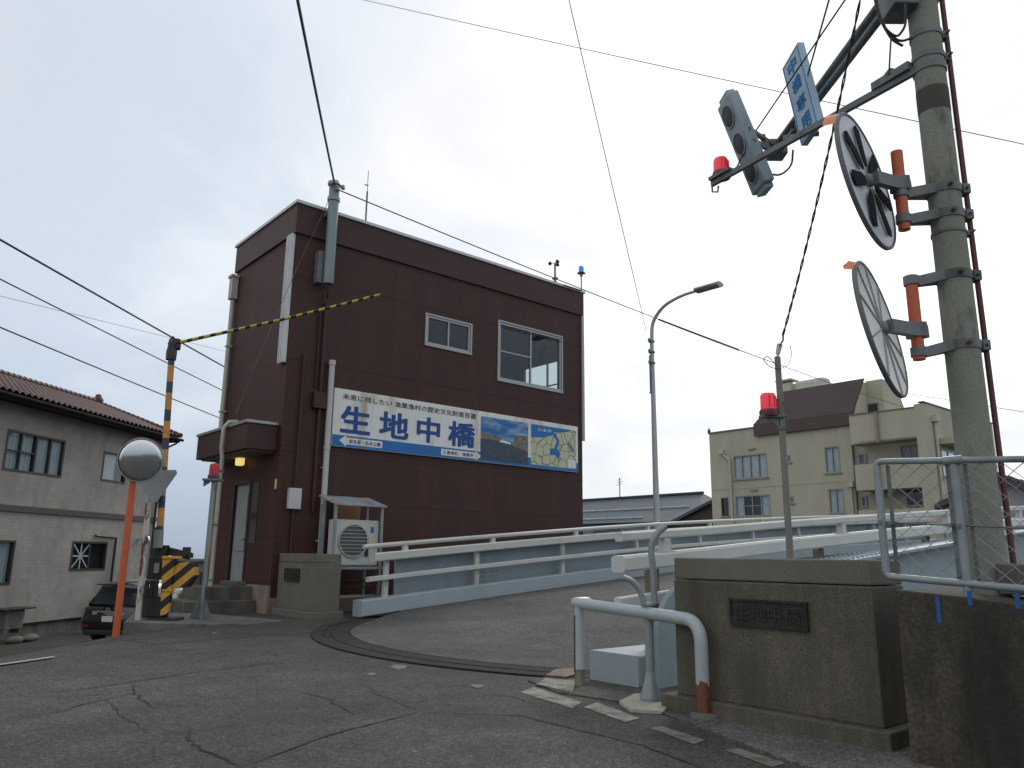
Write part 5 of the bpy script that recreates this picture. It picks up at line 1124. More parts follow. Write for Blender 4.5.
for b_ in (f0.y, f0.y - .06, f1.y + .05, f1.y): mb.box((FA - .03, b_ - .012, 1.372 + fs_(b_)), (FA + .05, b_ + .012, 1.394 + fs_(b_)))
mb.build('tension_wire', GALVD, fc)
mb = MB(ABM @ Matrix(((1, 0, 0, 0), (0, 1, 0, 0), (0, .065, 1, -.065 * f0.y), (0, 0, 0, 1)))); sx, sz = .108, .115; H = fz1 - fz0; bcur = f0.y - .05
WMAT = M('mesh_wire', (.27, .28, .28), .5, .4, .1, 9, bump=0)
nz_ = int(H / sz) + 1
L_ = f0.y - .05 - fend; nx = int(L_ / sx)
for i in range(nx):
    x0 = f0.y - .05 - i * sx; pts = []
    for j in range(nz_ + 1):
        z = fz0 + .015 + j * (H - .03) / nz_; off = (0 if (j + i) % 2 == 0 else 1) ; pts.append((FA + .03 + (.004 if j % 2 else -.004), x0 - sx * (1 if (j % 2) else 0) * 1.0, z))
    mb.tube(pts, .0031, 4, False)
    pts = [(FA + .031 - (.004 if j % 2 else -.004), x0 - sx * (0 if (j % 2) else 1) + 0.0, fz0 + .015 + j * (H - .03) / nz_) for j in range(nz_ + 1)]
    mb.tube(pts, .0031, 4, False)
mb.build('wire_mesh', WMAT, fc)

# concrete utility pole
PX, PY = 2.965, 4.95
up = thing('utility_pole', 'thick grey-green concrete utility pole with steel bands at the right edge', 'utility pole', (PX, PY, .0))
PM = M('pole_concrete', (.22, .235, .195), .85, 0, .10, 3, stain=(.07, .068, .055), thr=.63, soft=.06, sscale=(4, 4, 1.3), bump=.2, fine=.12)
def pr_(z): return .112 - .0022 * z
mb = MB(); mb.tube([(PX, PY, z * .75 - .3) for z in range(15)], .112, 36, True, .089); mb.build('shaft', PM, up)
def pz(py): return atY(935, py, PY).z
def band(z, wd=.045):
    mb = MB(); r = pr_(z) + .006; mb.lathe((PX, PY, z), (0, 0, 1), [(r - .004, 0), (r, 0), (r, wd), (r - .004, wd)], 32, False); mb.box((PX + r - .01, PY - .04, z - .005), (PX + r + .035, PY + .02, z + wd + .005)); mb.cyl((PX + r + .02, PY - .08, z + wd / 2), (PX + r + .02, PY + .06, z + wd / 2), .009, seg=6)
    return mb
mb = MB(); mb.lathe((PX, PY, atY(915, 99, PY).z - .12), (0, 0, 1), [(pr_(4.2) + .001, 0), (pr_(4.2) + .0016, .02), (pr_(4.2) + .0016, .16), (pr_(4.2) + .001, .18)], 32, True); mb.build('dirt_ring', M('dirt_ring', (.07, .068, .058), .9), up)
for py in (40, 62):
    band(atY(925, py, PY).z).build('band', GALVD, up)
band(atY(950, 236, PY).z, .02).build('band', GALVD, up)
mb = MB(); mb.lathe((PX, PY, atY(900, -5, PY).z - .1), (0, 0, 1), [(.10, 0), (.115, .02), (.115, .3), (.10, .32)], 24, False); z = atY(905, 8, PY).z; mb.box((PX - .26, PY - .12, z - .05), (PX - .08, PY + .12, z + .2), .01); mb.build('arm_collar', GALVD, up)
# reddish conduit
rc = thing('conduit_pipe', 'thin dark red conduit pipe running up the right side of the utility pole', 'conduit', (PX + .25, PY, 1))
b0 = atY(1003, 560, PY + .02); t0 = atY(933, 0, PY + .02)
mb = MB(); P = [Vector((PX + .15, PY - .02, .95)), Vector((PX + .145, PY - .02, 2.5)), Vector((PX + .14, PY - .02, 4)), Vector((PX + .14, PY - .02, 5.5)), Vector((PX + .13, PY - .02, 9.8))]
mb.tube(P, .018, 10); mb.tube([p + Vector((.03, .04, 0)) for p in P], .011, 8); mb.build('pipe', M('red_conduit', (.12, .035, .03), .6, 0, .2, 5, stain=(.05, .03, .03), thr=.6), rc)
mb = MB(ABM); q = onA(1015, 585, 5.35); mb.box((5.35, q.y - .25, .96), (5.6, q.y + .09, 1.14), .01); tag(mb.build('concrete_block', CONC), 'small square concrete block at the foot of the utility pole on the wall', 'block')

# mirrors on brackets (seen from behind)
TRL = bpy.data.materials.new('dish_translucent'); TRL.use_nodes = True
_n = TRL.node_tree.nodes; _l = TRL.node_tree.links; _t = _n.new('ShaderNodeBsdfTranslucent'); _t.inputs[0].default_value = (.98, .99, .98, 1); _m = _n.new('ShaderNodeMixShader'); _m.inputs[0].default_value = .85
_n['Principled BSDF'].inputs['Base Color'].default_value = (.85, .87, .87, 1); _n['Principled BSDF'].inputs['Roughness'].default_value = .4
_l.new(_n['Principled BSDF'].outputs[0], _m.inputs[1]); _l.new(_t.outputs[0], _m.inputs[2]); _l.new(_m.outputs[0], _n['Material Output'].inputs[0])
def backmirror(label, cxy, top, bot, tubeX, ty0, ty1, by, arms, dark, c_, ctr):
    v = ray(*cxy).normalized(); mj = (ray(*bot).normalized() - ray(*top).normalized()); mj = (mj - v * mj.dot(v)).normalized()
    l = mj.cross(v).normalized(); l = -l if l.x > 0 else l
    nf = (v * c_ + l * math.sqrt(1 - c_ * c_)).normalized()
    Ym = 4.72; c = EYE + v * (Ym / v.y); rad_ = (ray(*bot).normalized() - ray(*top).normalized()).length / 2 * (c - EYE).length
    t_ = thing('pole_mirror', label, 'traffic mirror', c - Vector((0, 0, rad_)), 0, 'round mirrors bracketed to the utility pole')
    mb = MB(); mb.lathe(c, nf, [(rad_ * .975, .004), (rad_, .0), (rad_ + .008, .006), (rad_ + .008, .026), (rad_, .032), (rad_ * .98, .03)], 56, True); mb.build('rim', M('rim_dark', (.13, .14, .15), .6), t_)
    mb = MB(); mb.lathe(c + nf * .005, nf, [(0, .012), (rad_ * .5, .012), (rad_ * .96, .002), (rad_ * .985, .006)], 56, True); mb.build('dish', TRL if not dark else M('dish_dark', (.50, .54, .58), .4, .1, .15, 5, stain=(.6, .62, .64), thr=.6, sscale=(4, 4, 4)), t_)
    if dark: mb = MB(); mb.lathe(c + nf * .06, -nf, [(0, 0), (rad_ * .5, .01), (rad_ * .98, .03)], 40, True); mb.build('mirror_face', MATS['mirror_silver'], t_)
    u = nf.orthogonal().normalized(); w__ = nf.cross(u)
    for k in range(10 if not dark else 7):
        a_ = 2 * math.pi * k / (10 if not dark else 7) + .35; d_ = u * math.cos(a_) + w__ * math.sin(a_); mb = MB()
        if dark:
            s_ = nf.cross(d_); o_ = c - nf * .0
            mb.prism([o_ + d_ * rad_ * .22 - s_ * .018, o_ + d_ * rad_ * .34 - s_ * .045, o_ + d_ * rad_ * .8 - s_ * .05, o_ + d_ * rad_ * .86, o_ + d_ * rad_ * .8 + s_ * .05, o_ + d_ * rad_ * .34 + s_ * .045, o_ + d_ * rad_ * .22 + s_ * .018], -nf * .008)
            mb.build('slot', M('slot_dark', (.02, .024, .03), .9, bump=0, spec=.05), t_)
        else:
            mb.beam(c + nf * .004 + d_ * .05, c + d_ * rad_ * .97 + nf * .004, .010, .012, nf); mb.build('rib', M('rib_grey', (.3, .32, .33), .5), t_)
    mb = MB(); mb.lathe(c, -nf, [(.045, -.01), (.045, .015), (.03, .03), (0, .032)], 18); mb.build('hub', GALVD, t_)
    mb = MB(); top3 = -mj; sd = nf.cross(top3).normalized(); vs = []
    for i in range(9):
        a_ = R(-30 + 66 * i / 8); d_ = top3 * math.cos(a_) + sd * math.sin(a_); j = .02 * math.sin(i * 2.3)
        vs += [c + d_ * (rad_ + .002) + nf * .002, c + d_ * (rad_ + .03) + nf * (.095 + (j if not dark else 0) - (.03 if not dark else 0))]
    mb.add(vs, [[2 * i, 2 * i + 2, 2 * i + 3, 2 * i + 1] for i in range(8)]); mb.build('visor', M('visor_orange', (.62, .2, .08), .5, bump=0), t_)
    # orange tube
    p0 = atY(tubeX[0], ty0, Ym + .12); p1 = atY(tubeX[1], ty1, Ym + .12); p1.x = p0.x = (p0.x + p1.x) / 2; p1.y = p0.y
    mb = MB(); mb.cyl(p0, p1, .038, seg=16); mb.build('tube', ORANGE, t_)
    mb = MB(); zc = atY(tubeX[0] + 1, by, Ym).z; hc = c - nf * .04; e = Vector((p0.x, p0.y, zc)); d_ = (e - hc).normalized(); e2 = e + d_ * .10
    mb.beam(hc, e2, .05, .085); mb.box(e + Vector((-.05, -.05, -.05)), e + Vector((.05, .05, .05)), .006); mb.build('bracket', GALVD, t_)
    for py in arms:
        mb = MB(); z = atY(tubeX[0], py, Ym + .12).z; e = Vector((p0.x, p0.y, z)); zp = z + .07; r = pr_(zp)
        mb.lathe(e - Vector((0, 0, .03)), (0, 0, 1), [(.04, 0), (.048, 0), (.048, .06), (.04, .06)], 16, False)
        mb.beam(e + Vector((.04, .0, 0)), Vector((PX - r + .02, PY - .06, zp)), .02, .065); mb.beam(e + Vector((.04, .03, 0)), Vector((PX - r + .02, PY + .06, zp)), .02, .065)
        mb.lathe((PX, PY, zp - .03), (0, 0, 1), [(r, 0), (r + .008, 0), (r + .008, .06), (r, .06)], 28, False); mb.box((PX + r, PY - .06, zp - .035), (PX + r + .05, PY + .02, zp + .035), .004); mb.cyl((PX + r + .02, PY - .09, zp), (PX + r + .02, PY + .05, zp), .011, seg=6); mb.cyl((PX - r * .2, PY - r - .05, zp), (PX - r * .2, PY - r + .02, zp), .014, seg=6)
        mb.build('arm', GALVD, t_)
    return t_
backmirror('upper round mirror with dark slotted back, orange visor, on the utility pole', (869, 180.5), (845, 113), (894, 248), (896, 905), 152, 230, 176, (193, 219), True, .20, None)
backmirror('lower round mirror with pale ribbed back below the slotted one on the utility pole', (883.5, 328), (860, 260), (906, 395), (909, 921), 276, 360, 325, (281, 352), False, .155, None)

# arms, signal, name sign, beacon
def leaning_plate(p0, p1, p2, D, dz1):
    """rectangle from its image corners (top left, bottom left, top right) at distance D; dz1: how much nearer the lower end is"""
    P0 = EYE + ray(*p0).normalized() * D; P1 = EYE + ray(*p1).normalized() * (D + dz1); u = P1 - P0
    r2 = ray(*p2).normalized(); k = (P0 - EYE).dot(u) / r2.dot(u); P2 = EYE + r2 * k
    up_ = -u.normalized(); rt_ = (P2 - P0).normalized(); return P0, P1, P2, u.length, (P2 - P0).length, up_, rt_, rt_.cross(up_).normalized()
s0, s1, s2, Lh, hh, gU, gR, gN = leaning_plate((716.6, 109.6), (752, 197), (727.5, 91), 8.15, -.36)
sc_c = (s1 + s2) / 2
sg = thing('traffic_signal', 'grey three-lamp traffic signal hanging tilted from the pole arm beside the red beacon', 'traffic signal', sc_c - Vector((0, 0, Lh / 2)))
SGM = M('signal_grey', (.31, .39, .44), .55, .1, .1, 4, stain=(.15, .19, .21), thr=.64)
def obox(mb, c, ax, ay, az, hx, hy, hz):
    P = []
    for z in (-1, 1):
        for x, y in ((-1, -1), (1, -1), (1, 1), (-1, 1)): P.append(c + ax * hx * x + ay * hy * y + az * hz * z)
    mb.add(P, [[0, 3, 2, 1], [4, 5, 6, 7], [0, 1, 5, 4], [1, 2, 6, 5], [2, 3, 7, 6], [3, 0, 4, 7]])
mb = MB(); obox(mb, sc_c - gN * .055, gU, gR, gN, Lh / 2, hh / 2, .055); mb.build('housing', SGM, sg, bevel=.02)
for k in (-1, 0, 1):
    c = sc_c + gU * Lh * .31 * k; r = min(hh * .34, Lh * .14)
    mb = MB(); mb.lathe(c, gN, [(r + .012, -.004), (r + .012, .012), (r, .012), (r * .96, .002)], 28, False); mb.build('lens_ring', M('lens_ring', (.26, .33, .37), .6), sg)
    mb = MB(); mb.lathe(c, gN, [(r, .003), (r * .8, .008), (r * .4, .012), (0, .013)], 28); mb.build('lens', M('lens_dark', (.06, .07, .075), .5, 0, .2, 9, spec=.2), sg)
for k in (-1, 1):
    mb = MB(); obox(mb, sc_c + gU * k * (Lh / 2 + .018) - gN * .06, gU, gR, gN, .022, hh * .32, .04); mb.build('end_cap', SGM, sg)
# name sign
n0, n1, n2, Ln, hn, nU, nR, nN = leaning_plate((782, 69), (801, 146), (797.5, 42), 7.9, -.50)
nc = (n1 + n2) / 2
nsn = thing('name_sign', 'pale hanging plate with four blue characters above the pole arm', 'sign', nc - Vector((0, 0, Ln / 2)))
mb = MB(); obox(mb, nc - nN * .03, nU, nR, nN, Ln / 2, hn / 2, .03); mb.build('panel', M('sign_pale', (.40, .54, .66), .6, 0, .05, 4, bump=0, spec=.2), nsn, bevel=.004)
mb = MB()
for s_ in (-1, 1): obox(mb, nc + nR * s_ * (hn / 2 - .02), nU, nR, nN, Ln / 2 - .015, .006, .002)
for s_ in (-1, 1): obox(mb, nc + nU * s_ * (Ln / 2 - .02), nU, nR, nN, .006, hn / 2 - .027, .002)
mb.build('border', M('sign_border_blue', (.06, .19, .38), .6, bump=0), nsn)
for k, ch in enumerate('中橋専用'):
    g_ = min(Ln * .16, hn * .5)
    text('lettering', ch, M('sign_text_blue', (.03, .19, .46), .6, bump=0, spec=.2), nsn, nc + nU * (Ln * (.36 - .235 * k) - g_ / 2) - nR * g_ / 2 * 1.15, nR, nU, g_ * 1.15, g_, 0, .001, .002, heavy=.02)
# arms: fixed to the pole
za1 = atY(908, 70, PY).z
a1s = Vector((PX - .1, PY + .02, za1)); a1e = atZ(712, 184, za1)
dA = (a1e - a1s).normalized()
mb = MB(); mb.beam(a1s - dA * .02, a1e, .035, .05); arm = mb.build('bracket_arm', GALVD, up)
mb = MB(); r = pr_(za1); mb.lathe((PX, PY, za1 - .03), (0, 0, 1), [(r, 0), (r + .008, 0), (r + .008, .06), (r, .06)], 28, False); mb.beam(a1s + Vector((-.02, 0, .05)), a1s + dA * .32 + Vector((0, 0, .05)), .06, .06); mb.cyl(a1s + dA * .2 + Vector((0, -.06, .08)), a1s + dA * .2 + Vector((0, .06, .08)), .03, seg=10); mb.build('clamp', GALVD, arm)
mb = MB(); mb.beam(a1e - dA * .25 + Vector((0, 0, .04)), a1e + Vector((0, 0, .04)), .09, .03); mb.tube([a1e, a1e + Vector((0, 0, -.08)), a1e + Vector((.05, 0, -.08)), a1e + Vector((.06, 0, -.02))], .009, 6); mb.build('end_bracket', GALVD, arm)
bc = thing('red_beacon', 'small red beacon lamp on the tip of the long arm left of the utility pole', 'beacon', a1e + Vector((0, 0, .06)))
bq = atPl(720.5, 174, a1e, Vector((0, 1, 0))); beacon(bc, Vector((bq.x, a1e.y - .03, max(bq.z, a1e.z + .09))), .072, .145)
st_ = atY(893, -6, PY); e2 = atZ(776, 150, st_.z); dd = (e2 - st_).normalized(); sdv = dd.cross(Vector((0, 0, 1))).normalized()
mb = MB()
for s_ in (-1, 1): mb.cyl(st_ + Vector((0, 0, .055 * s_)) - dd * .1, e2 + Vector((0, 0, .05 * s_)), .034, .030, 12)
ar2 = mb.build('signal_arm', GALVD, up)
mb = MB(); c = e2.copy(); sm_ = sc_c + gR * hh / 2 - gN * .05
mb.box(c + Vector((-.09, -.09, -.08)), c + Vector((.09, .09, .08)), .012); mb.beam(c + Vector((0, 0, .04)), sm_ + gU * .06, .04, .03); mb.beam(c - Vector((0, 0, .05)), sm_ - gU * .06, .04, .03); mb.beam(c.lerp(sm_, .45) + gU * .09, c.lerp(sm_, .45) - gU * .09, .05, .04); mb.beam(c + dd * -.25, n1 + (nR * hn / 2) - nN * .06, .05, .04); mb.beam(st_.lerp(e2, .7), nc + nU * .1 - nN * .06, .05, .04); mb.build('head_bracket', GALVD, ar2)
DY = e2.y
mb = MB(); mb.tube(bezier_path([atY(793, 150, DY), atY(792, 166, DY), atY(780, 176, DY), atY(762, 172, DY - .1), atY(757, 160, DY - .1)], .2, 6), .010, 6); mb.build('cable_loop', CABLE, ar2)
# cable bundle at the pole top
for i, pts in enumerate((((874, -20), (878, 12), (888, 34), (900, 42), (912, 38)), ((870, -20), (880, 20), (892, 40), (903, 46)), ((905, 4), (906, 26), (897, 38), (886, 30), (878, 14)), ((891, 38), (890, 55), (889, 74)))):
    mb = MB(); P = bezier_path([atY(x, y, PY - .16 - .03 * i) for x, y in pts], .08, 4); mb.tube(P, .009 if i < 3 else .006, 8); tag(mb.build('cable_loop', CABLE), ['outermost black cable loop hanging at the top of the utility pole', 'second black cable loop just inside the outermost one at the pole top', 'innermost black cable loop close against the utility pole top', 'single thin cable dropping from the loops to the clamp of the long arm'][i], 'cable', 'cable loops at the top of the utility pole')

# red beacon post behind right pillar
bp = thing('beacon_post', 'slim grey post with a large red beacon behind the right pillar', 'beacon post', atY(790, 560, 6.9))
b0 = atY(790, 553, 6.9); t0 = atY(777, 357, 6.9)
mb = MB(); mb.cyl((b0.x, 6.9, .0), (b0.x, 6.9, t0.z), .031, .028, 14); mb.build('post', M('post_grey_green', (.21, .21, .18), .7, .1, .12, 5), bp)
xx = b0.x; zb_ = atY(767, 413, 6.9).z
mb = MB(); mb.box((xx - .19, 6.85, zb_ - .045), (xx + .02, 6.95, zb_ - .02), .004); mb.prism([(xx - .14, 6.88, zb_ - .045), (xx - .03, 6.88, zb_ - .045), (xx - .03, 6.88, zb_ - .14)], (0, .02, 0)); mb.cyl((xx, 6.9, zb_ - .15), (xx, 6.9, zb_ - .12), .042, seg=14); mb.cyl((xx, 6.9, zb_ - .03), (xx, 6.9, zb_ - .0), .042, seg=14); mb.build('bracket', GALVD, bp)
beacon(bp, Vector((xx - .11, 6.9, zb_ + .03)), .07, .155)
mb = MB(); zt = t0.z; mb.cyl((xx, 6.9, zt), (xx + .01, 6.9, zt + .03), .012, seg=8); mb.cyl((xx + .005, 6.9, zt + .03), (xx + .03, 6.9, zt + .12), .02, .026, 10); mb.build('cable_end', WPAINT, bp)
mb = MB(); mb.tube(bezier_path([(xx, 6.87, zt - .12), (xx - .09, 6.86, zt - .11), (xx - .15, 6.86, zt - .03), (xx - .1, 6.86, zt + .0), (xx - .02, 6.86, zt - .1)], .05, 4), .004, 6); mb.tube(bezier_path([(xx, 6.87, zt - .12), (xx + .08, 6.86, zt - .09), (xx + .12, 6.86, zt - .0), (xx + .11, 6.86, zt + .1)], .05, 4), .003, 6); mb.tube(bezier_path([(xx + .01, 6.86, zb_ + .1), (xx + .04, 6.86, zb_ - .0), (xx + .03, 6.86, zb_ - .15)], .03, 4), .006, 6); mb.build('cable_loop', CABLEG, bp)

# street lamp behind the bridge
SB_ = 13.75
sl0 = onB(657, 528, SB_); sl1 = onB(648, 338, SB_)
xa = sl0.x
sl = thing('street_lamp', 'tall grey street lamp with curved arm beyond the far bridge railing', 'street lamp', W(xa, SB_, .0), ANG)
mb = MB(ABM); LGR = M('lamp_pole_grey', (.38, .41, .42), .5, .05, .08, 4); mb.cyl((xa, SB_, -.2), (xa, SB_, sl1.z), .10, .055, 18); mb.build('pole', LGR, sl)
hd_ = onA(700, 291, xa)
top = (xa, SB_, sl1.z)
mb = MB(ABM); pts = [(649, 336), (652, 322), (663, 306), (680, 296), (699, 290)]; P = [onA(x, y, xa) for x, y in pts]; P = [Vector((xa, SB_, sl1.z - .1))] + [Vector((xa, p.y, p.z)) for p in P[1:]]
mb.tube(bezier_path(P, .5, 5), .055, 12, True, .038); mb.build('curved_arm', LGR, sl)
tipn = onA(720, 284, xa); b_ = P[-1]
mb = MB(ABM); d_ = (Vector((xa, tipn.y, tipn.z)) - b_); mb.tube([b_ - d_ * .1, b_ + d_ * .15, b_ + d_ * .5, b_ + d_ * .85, b_ + d_ * 1.0], .1, 14, True, None, (.16, .075)); mb.build('lamp_head', M('lamp_head_grey', (.30, .32, .33), .5, .2), sl, bevel=.03)
mb = MB(ABM)
for k in range(3): z = sl1.z - .1 - k * .32; mb.cyl((xa, SB_, z), (xa, SB_, z + .05), .085, seg=12); mb.lathe((xa - .14, SB_ - .02, z - .02), (0, 0, 1), [(.02, 0), (.045, .03), (.03, .06), (.045, .09), (.01, .12)], 8)
mb.cyl((xa - .11, SB_, sl1.z - 1.6), (xa - .11, SB_, sl1.z - .5), .02, seg=8); mb.cyl((xa - .16, SB_, sl1.z - 1.6), (xa + .02, SB_, sl1.z - 1.6), .015, seg=6); mb.build('insulators', GALVD, sl)

# ================================================================ APARTMENT BLOCK
FAp = 50.0
ap = thing('apartment_block', 'cream apartment block with dark brown sloping roof panel beyond the bridge', 'apartment building', W(FAp, 30, 1.4), ANG)
CREAM = M('cream_render', (.43, .41, .32), .85, 0, .06, .5, stain=(.35, .335, .265), thr=.6, soft=.15, sscale=(.5, .5, .12), bump=.05)
ab0 = onA(709, 434, FAp); ab1 = onA(926, 407, FAp - 1.2)
BL, BRr = ab0.y, ab1.y + .0; TZ = ab0.z
bs = onA(850, 430, FAp).y      # start of the balcony bay
mb = MB(ABM)
def aw(x0, y0, x1, y1):
    p = onA(x0, y0, FAp); q = onA(x1, y1, FAp); return (min(p.y, q.y), max(p.y, q.y), min(p.z, q.z), max(p.z, q.z))
wins = [aw(733, 456, 768, 477), aw(735, 496, 771, 516), aw(824, 447, 841, 472), aw(828, 489, 845, 513), aw(721, 498, 729, 516), aw(787, 455, 791, 462), aw(790, 496, 794, 503)]
cur_ = [[(.02, .98)], [(.02, .25), (.75, .98)], [(.02, .98)], [(.02, .98)], None, None, None]
wall(mb, (FAp, 0, 0), (0, 1, 0), (1, 0, 0), .2, bs, BL, 1.4, TZ, wins)
mb.box((FAp + 10, bs - 1, 1.4), (FAp + 10.2, BL, TZ)); wall(mb, (0, BL, 0), (1, 0, 0), (0, -1, 0), .2, FAp + .201, FAp + 10, 1.4, TZ, []); mb.box((FAp + .21, bs, TZ - .3), (FAp + 9.99, BL - .21, TZ - .15))
mb.build('wall', CREAM, ap)
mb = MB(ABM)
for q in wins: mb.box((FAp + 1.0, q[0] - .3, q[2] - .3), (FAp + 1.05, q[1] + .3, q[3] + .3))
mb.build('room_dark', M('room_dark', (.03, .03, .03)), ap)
for i, (q, c) in enumerate(zip(wins, cur_)):
    window(ap, W(FAp + .06, q[1], q[2]), -BX, -AX, q[1] - q[0], q[3] - q[2], (4, 4, 2, 2, 1, 1, 1)[i], ALUMG if i != 4 else ALUMD, GLASS, .09, ((.25, .75, .5),) if i == 1 else (), c, depth=.16)
mb = MB(ABM)
for q in wins: m2 = MB(ABM); m2.box((FAp - .09, q[0] - .1, q[2] - .1), (FAp - .003, q[1] + .1, q[2] - .01)); m2.build('sill', M('sill_grey', (.26, .26, .22), .7), ap)
for px, py in ((752, 449), (754, 490)): q = onA(px, py, FAp); mb.box((FAp - .1, q.y - .3, q.z - .06), (FAp - .003, q.y + .3, q.z + .06))
mb.build('vent_hood', MATS['sill_grey'], ap)
mb = MB(ABM); z0 = onA(760, 487, FAp).z; mb.box((FAp - .02, bs, z0 - .03), (FAp - .003, BL, z0 + .03)); z0 = onA(840, 419, FAp).z; mb.build('floor_line', M('line_cream', (.38, .36, .26), .8), ap)
mb = MB(ABM); mb.box((FAp - .08, bs - 1, TZ), (FAp + .3, BL + .08, TZ + .1)); mb.build('coping', M('coping_dark', (.16, .14, .12), .7), ap)
def dpipe(px0, py0, px1, py1):
    p = onA(px0, py0, FAp - .12); q = onA(px1, py1, FAp - .12); yy = (p.y + q.y) / 2; mb = MB(ABM); mb.cyl((FAp - .12, q.y, 1.5), (FAp - .12, q.y, p.z - .5), .08, seg=8); mb.tube([(FAp - .12, q.y, p.z - .5), (FAp - .12, p.y, p.z)], .08, 8); mb.box((FAp - .28, p.y - .2, p.z), (FAp - .003, p.y + .2, p.z + .35)); mb.build('downpipe', M('pipe_cream', (.46, .44, .36), .6), ap)
dpipe(722, 454, 730, 470); dpipe(851, 487, 852, 500)
# mansard roof panel
m0 = onA(755, 435, FAp - .12); m1 = onA(851, 416, FAp - .12); mt0 = onA(783, 391, FAp + 1.4); mt1 = onA(863, 379, FAp + 1.4)
ROOFB = tint_lines(M('mansard_brown', (.075, .052, .05), .8, 0, .15, 1, bump=.1), (2,), (.28,), .03, (.055, .04, .038))
mb = MB(ABM); zb1 = m0.z - .1; zt1 = (mt0.z + mt1.z) / 2
zk = TZ + .25; mb.prism([(FAp - .25, m0.y, zb1), (FAp - .25, m1.y, zb1), (FAp - .12, m1.y - .1, zk), (FAp - .12, m0.y + .1, zk)], (.12, 0, .0)); mb.prism([(FAp - .12, m0.y + .1, zk), (FAp - .12, m1.y - .1, zk), (FAp + 1.4, mt1.y, zt1), (FAp + 1.4, mt0.y, zt1)], (.25, 0, .05)); mb.build('roof_panel', ROOFB, ap)
mb = MB(ABM); mb.prism([(FAp + .2, mt1.y + .3, TZ - .2), (FAp + 1.5, mt1.y + .3, zt1 - .1), (FAp + 4.4, mt1.y + .3, zt1 - .1), (FAp + 5.8, mt1.y + .3, TZ - .2)], (0, (mt0.y - mt1.y) - .6, 0)); pen = mb.build('penthouse', CREAM, ap)
g0_ = onA(877, 383, FAp + 3.5)
mb = MB(ABM); mb.prism([(FAp + 2.4, mt1.y + .3, TZ - .2), (FAp + 2.4, mt1.y + .3, zt1), (FAp + 4.5, mt1.y + .3, zt1), (FAp + 6.4, mt1.y + .3, TZ - .2)], (0, -1.1, 0)); mb.build('gable', CREAM, pen)
q = onA(866, 411, FAp + 1.9)
window(ap, W(FAp + 2.38, q.y + .9, q.z - .6), -BX, -AX, 1.6, 1.2, 2, ALUM, DARKGL, .09, depth=.05)
mb = MB(ABM); q = onA(787, 386, FAp + 3); q1 = onA(812, 381, FAp + 3); mb.box((FAp + 2.4, q.y - .6, zt1 - .1), (FAp + 3.2, q.y + .3, q.z + .1), .03); mb.box((FAp + 2.2, q.y - .8, q.z + .25), (FAp + 3.3, q.y + .5, q.z + .36)); mb.box((FAp + 2.6, q.y - .3, q.z + .1), (FAp + 2.8, q.y - .1, q.z + .26)); mb.box((FAp + 2.5, q1.y - 1.2, zt1 - .1), (FAp + 3.6, q1.y + 1.2, q1.z + .1), .25); mb.build('rooftop_tank', M('tank_cream', (.5, .5, .42), .7), ap)
# balcony bay, standing forward
BA = FAp - 1.3
def z_(px, py): return onA(px, py, BA).z
bb0, bb1 = onA(850, 430, BA).y, onA(926, 430, BA).y      # b decreasing to the right
zp1, zp0 = z_(888, 411), z_(888, 441)     # upper parapet
zq1, zq0 = z_(870, 464), z_(870, 490)
yc = onA(916, 430, BA).y
mb = MB(ABM)
mb.box((BA, yc, zp0), (BA + .15, bb0, zp1)); mb.box((BA + .15, bb0 - .15, zp0), (FAp + .1, bb0, zp1)); mb.box((BA, yc, zp0 - .002), (FAp, bb0 - .16, zp0 + .12))
mb.box((BA, yc, zq0), (BA + .15, bb0 - .1, zq1)); mb.box((BA + .15, bb0 - .25, zq0), (FAp, bb0 - .1, zq1)); mb.box((BA + .16, yc, zq0 - .002), (FAp + .3, bb0 - .26, zq0 + .12))
mb.box((BA, yc, 3.2), (BA + .15, bb0 - .1, 4.2)); mb.build('balcony', CREAM, ap)
mb = MB(ABM); mb.box((BA + .3, bb1, 1.4), (FAp + .1, yc, zp1 + .25)); mb.box((BA, bb1 + .002, 1.4), (BA + .298, yc - .002, zp1 + .2)); mb.box((FAp + .3, yc - .1, 1.4), (FAp + .5, bs, zp1)); 
mb.box((FAp + .1, bb1, 1.4), (FAp + 10, bb1 + .2, zp1 + .25)); mb.box((FAp + .5, bb1 + .2, zp1 - .3), (FAp + 10, bs, zp1 - .2)); mb.build('side_wall', CREAM, ap)
mb = MB(ABM); mb.box((BA - .06, bb1 - .05, zp1 + .25), (FAp + 10, bb1 + .3, zp1 + .33)); mb.box((BA - .05, yc, zp1), (BA + .2, bb0 + .03, zp1 + .07)); mb.build('coping', M('coping_dark', (.1, .1, .1)), ap)
q = onA(877, 430, BA - .1); mb = MB(ABM); mb.cyl((BA - .1, q.y, zp0 - .05), (BA - .1, q.y, zp1), .1, seg=8); mb.cyl((BA - .1, q.y + .1, 1.5), (BA - .1, q.y + .1, zq1), .09, seg=8); mb.build('downpipe', M('pipe_brownish', (.26, .23, .17), .7), ap)
for (x0, y0, x1, y1) in ((858, 454, 867, 465), (900, 446, 921, 462), (861, 496, 868, 507), (905, 488, 925, 506)):
    p = onA(x0, y0, FAp + .28); q = onA(x1, y1, FAp + .28); window(ap, W(FAp + .25, p.y, q.z), -BX, -AX, p.y - q.y, p.z - q.z, 1 if x0 in (858, 861) else 2, ALUMG, DARKGL, .1, depth=.1)
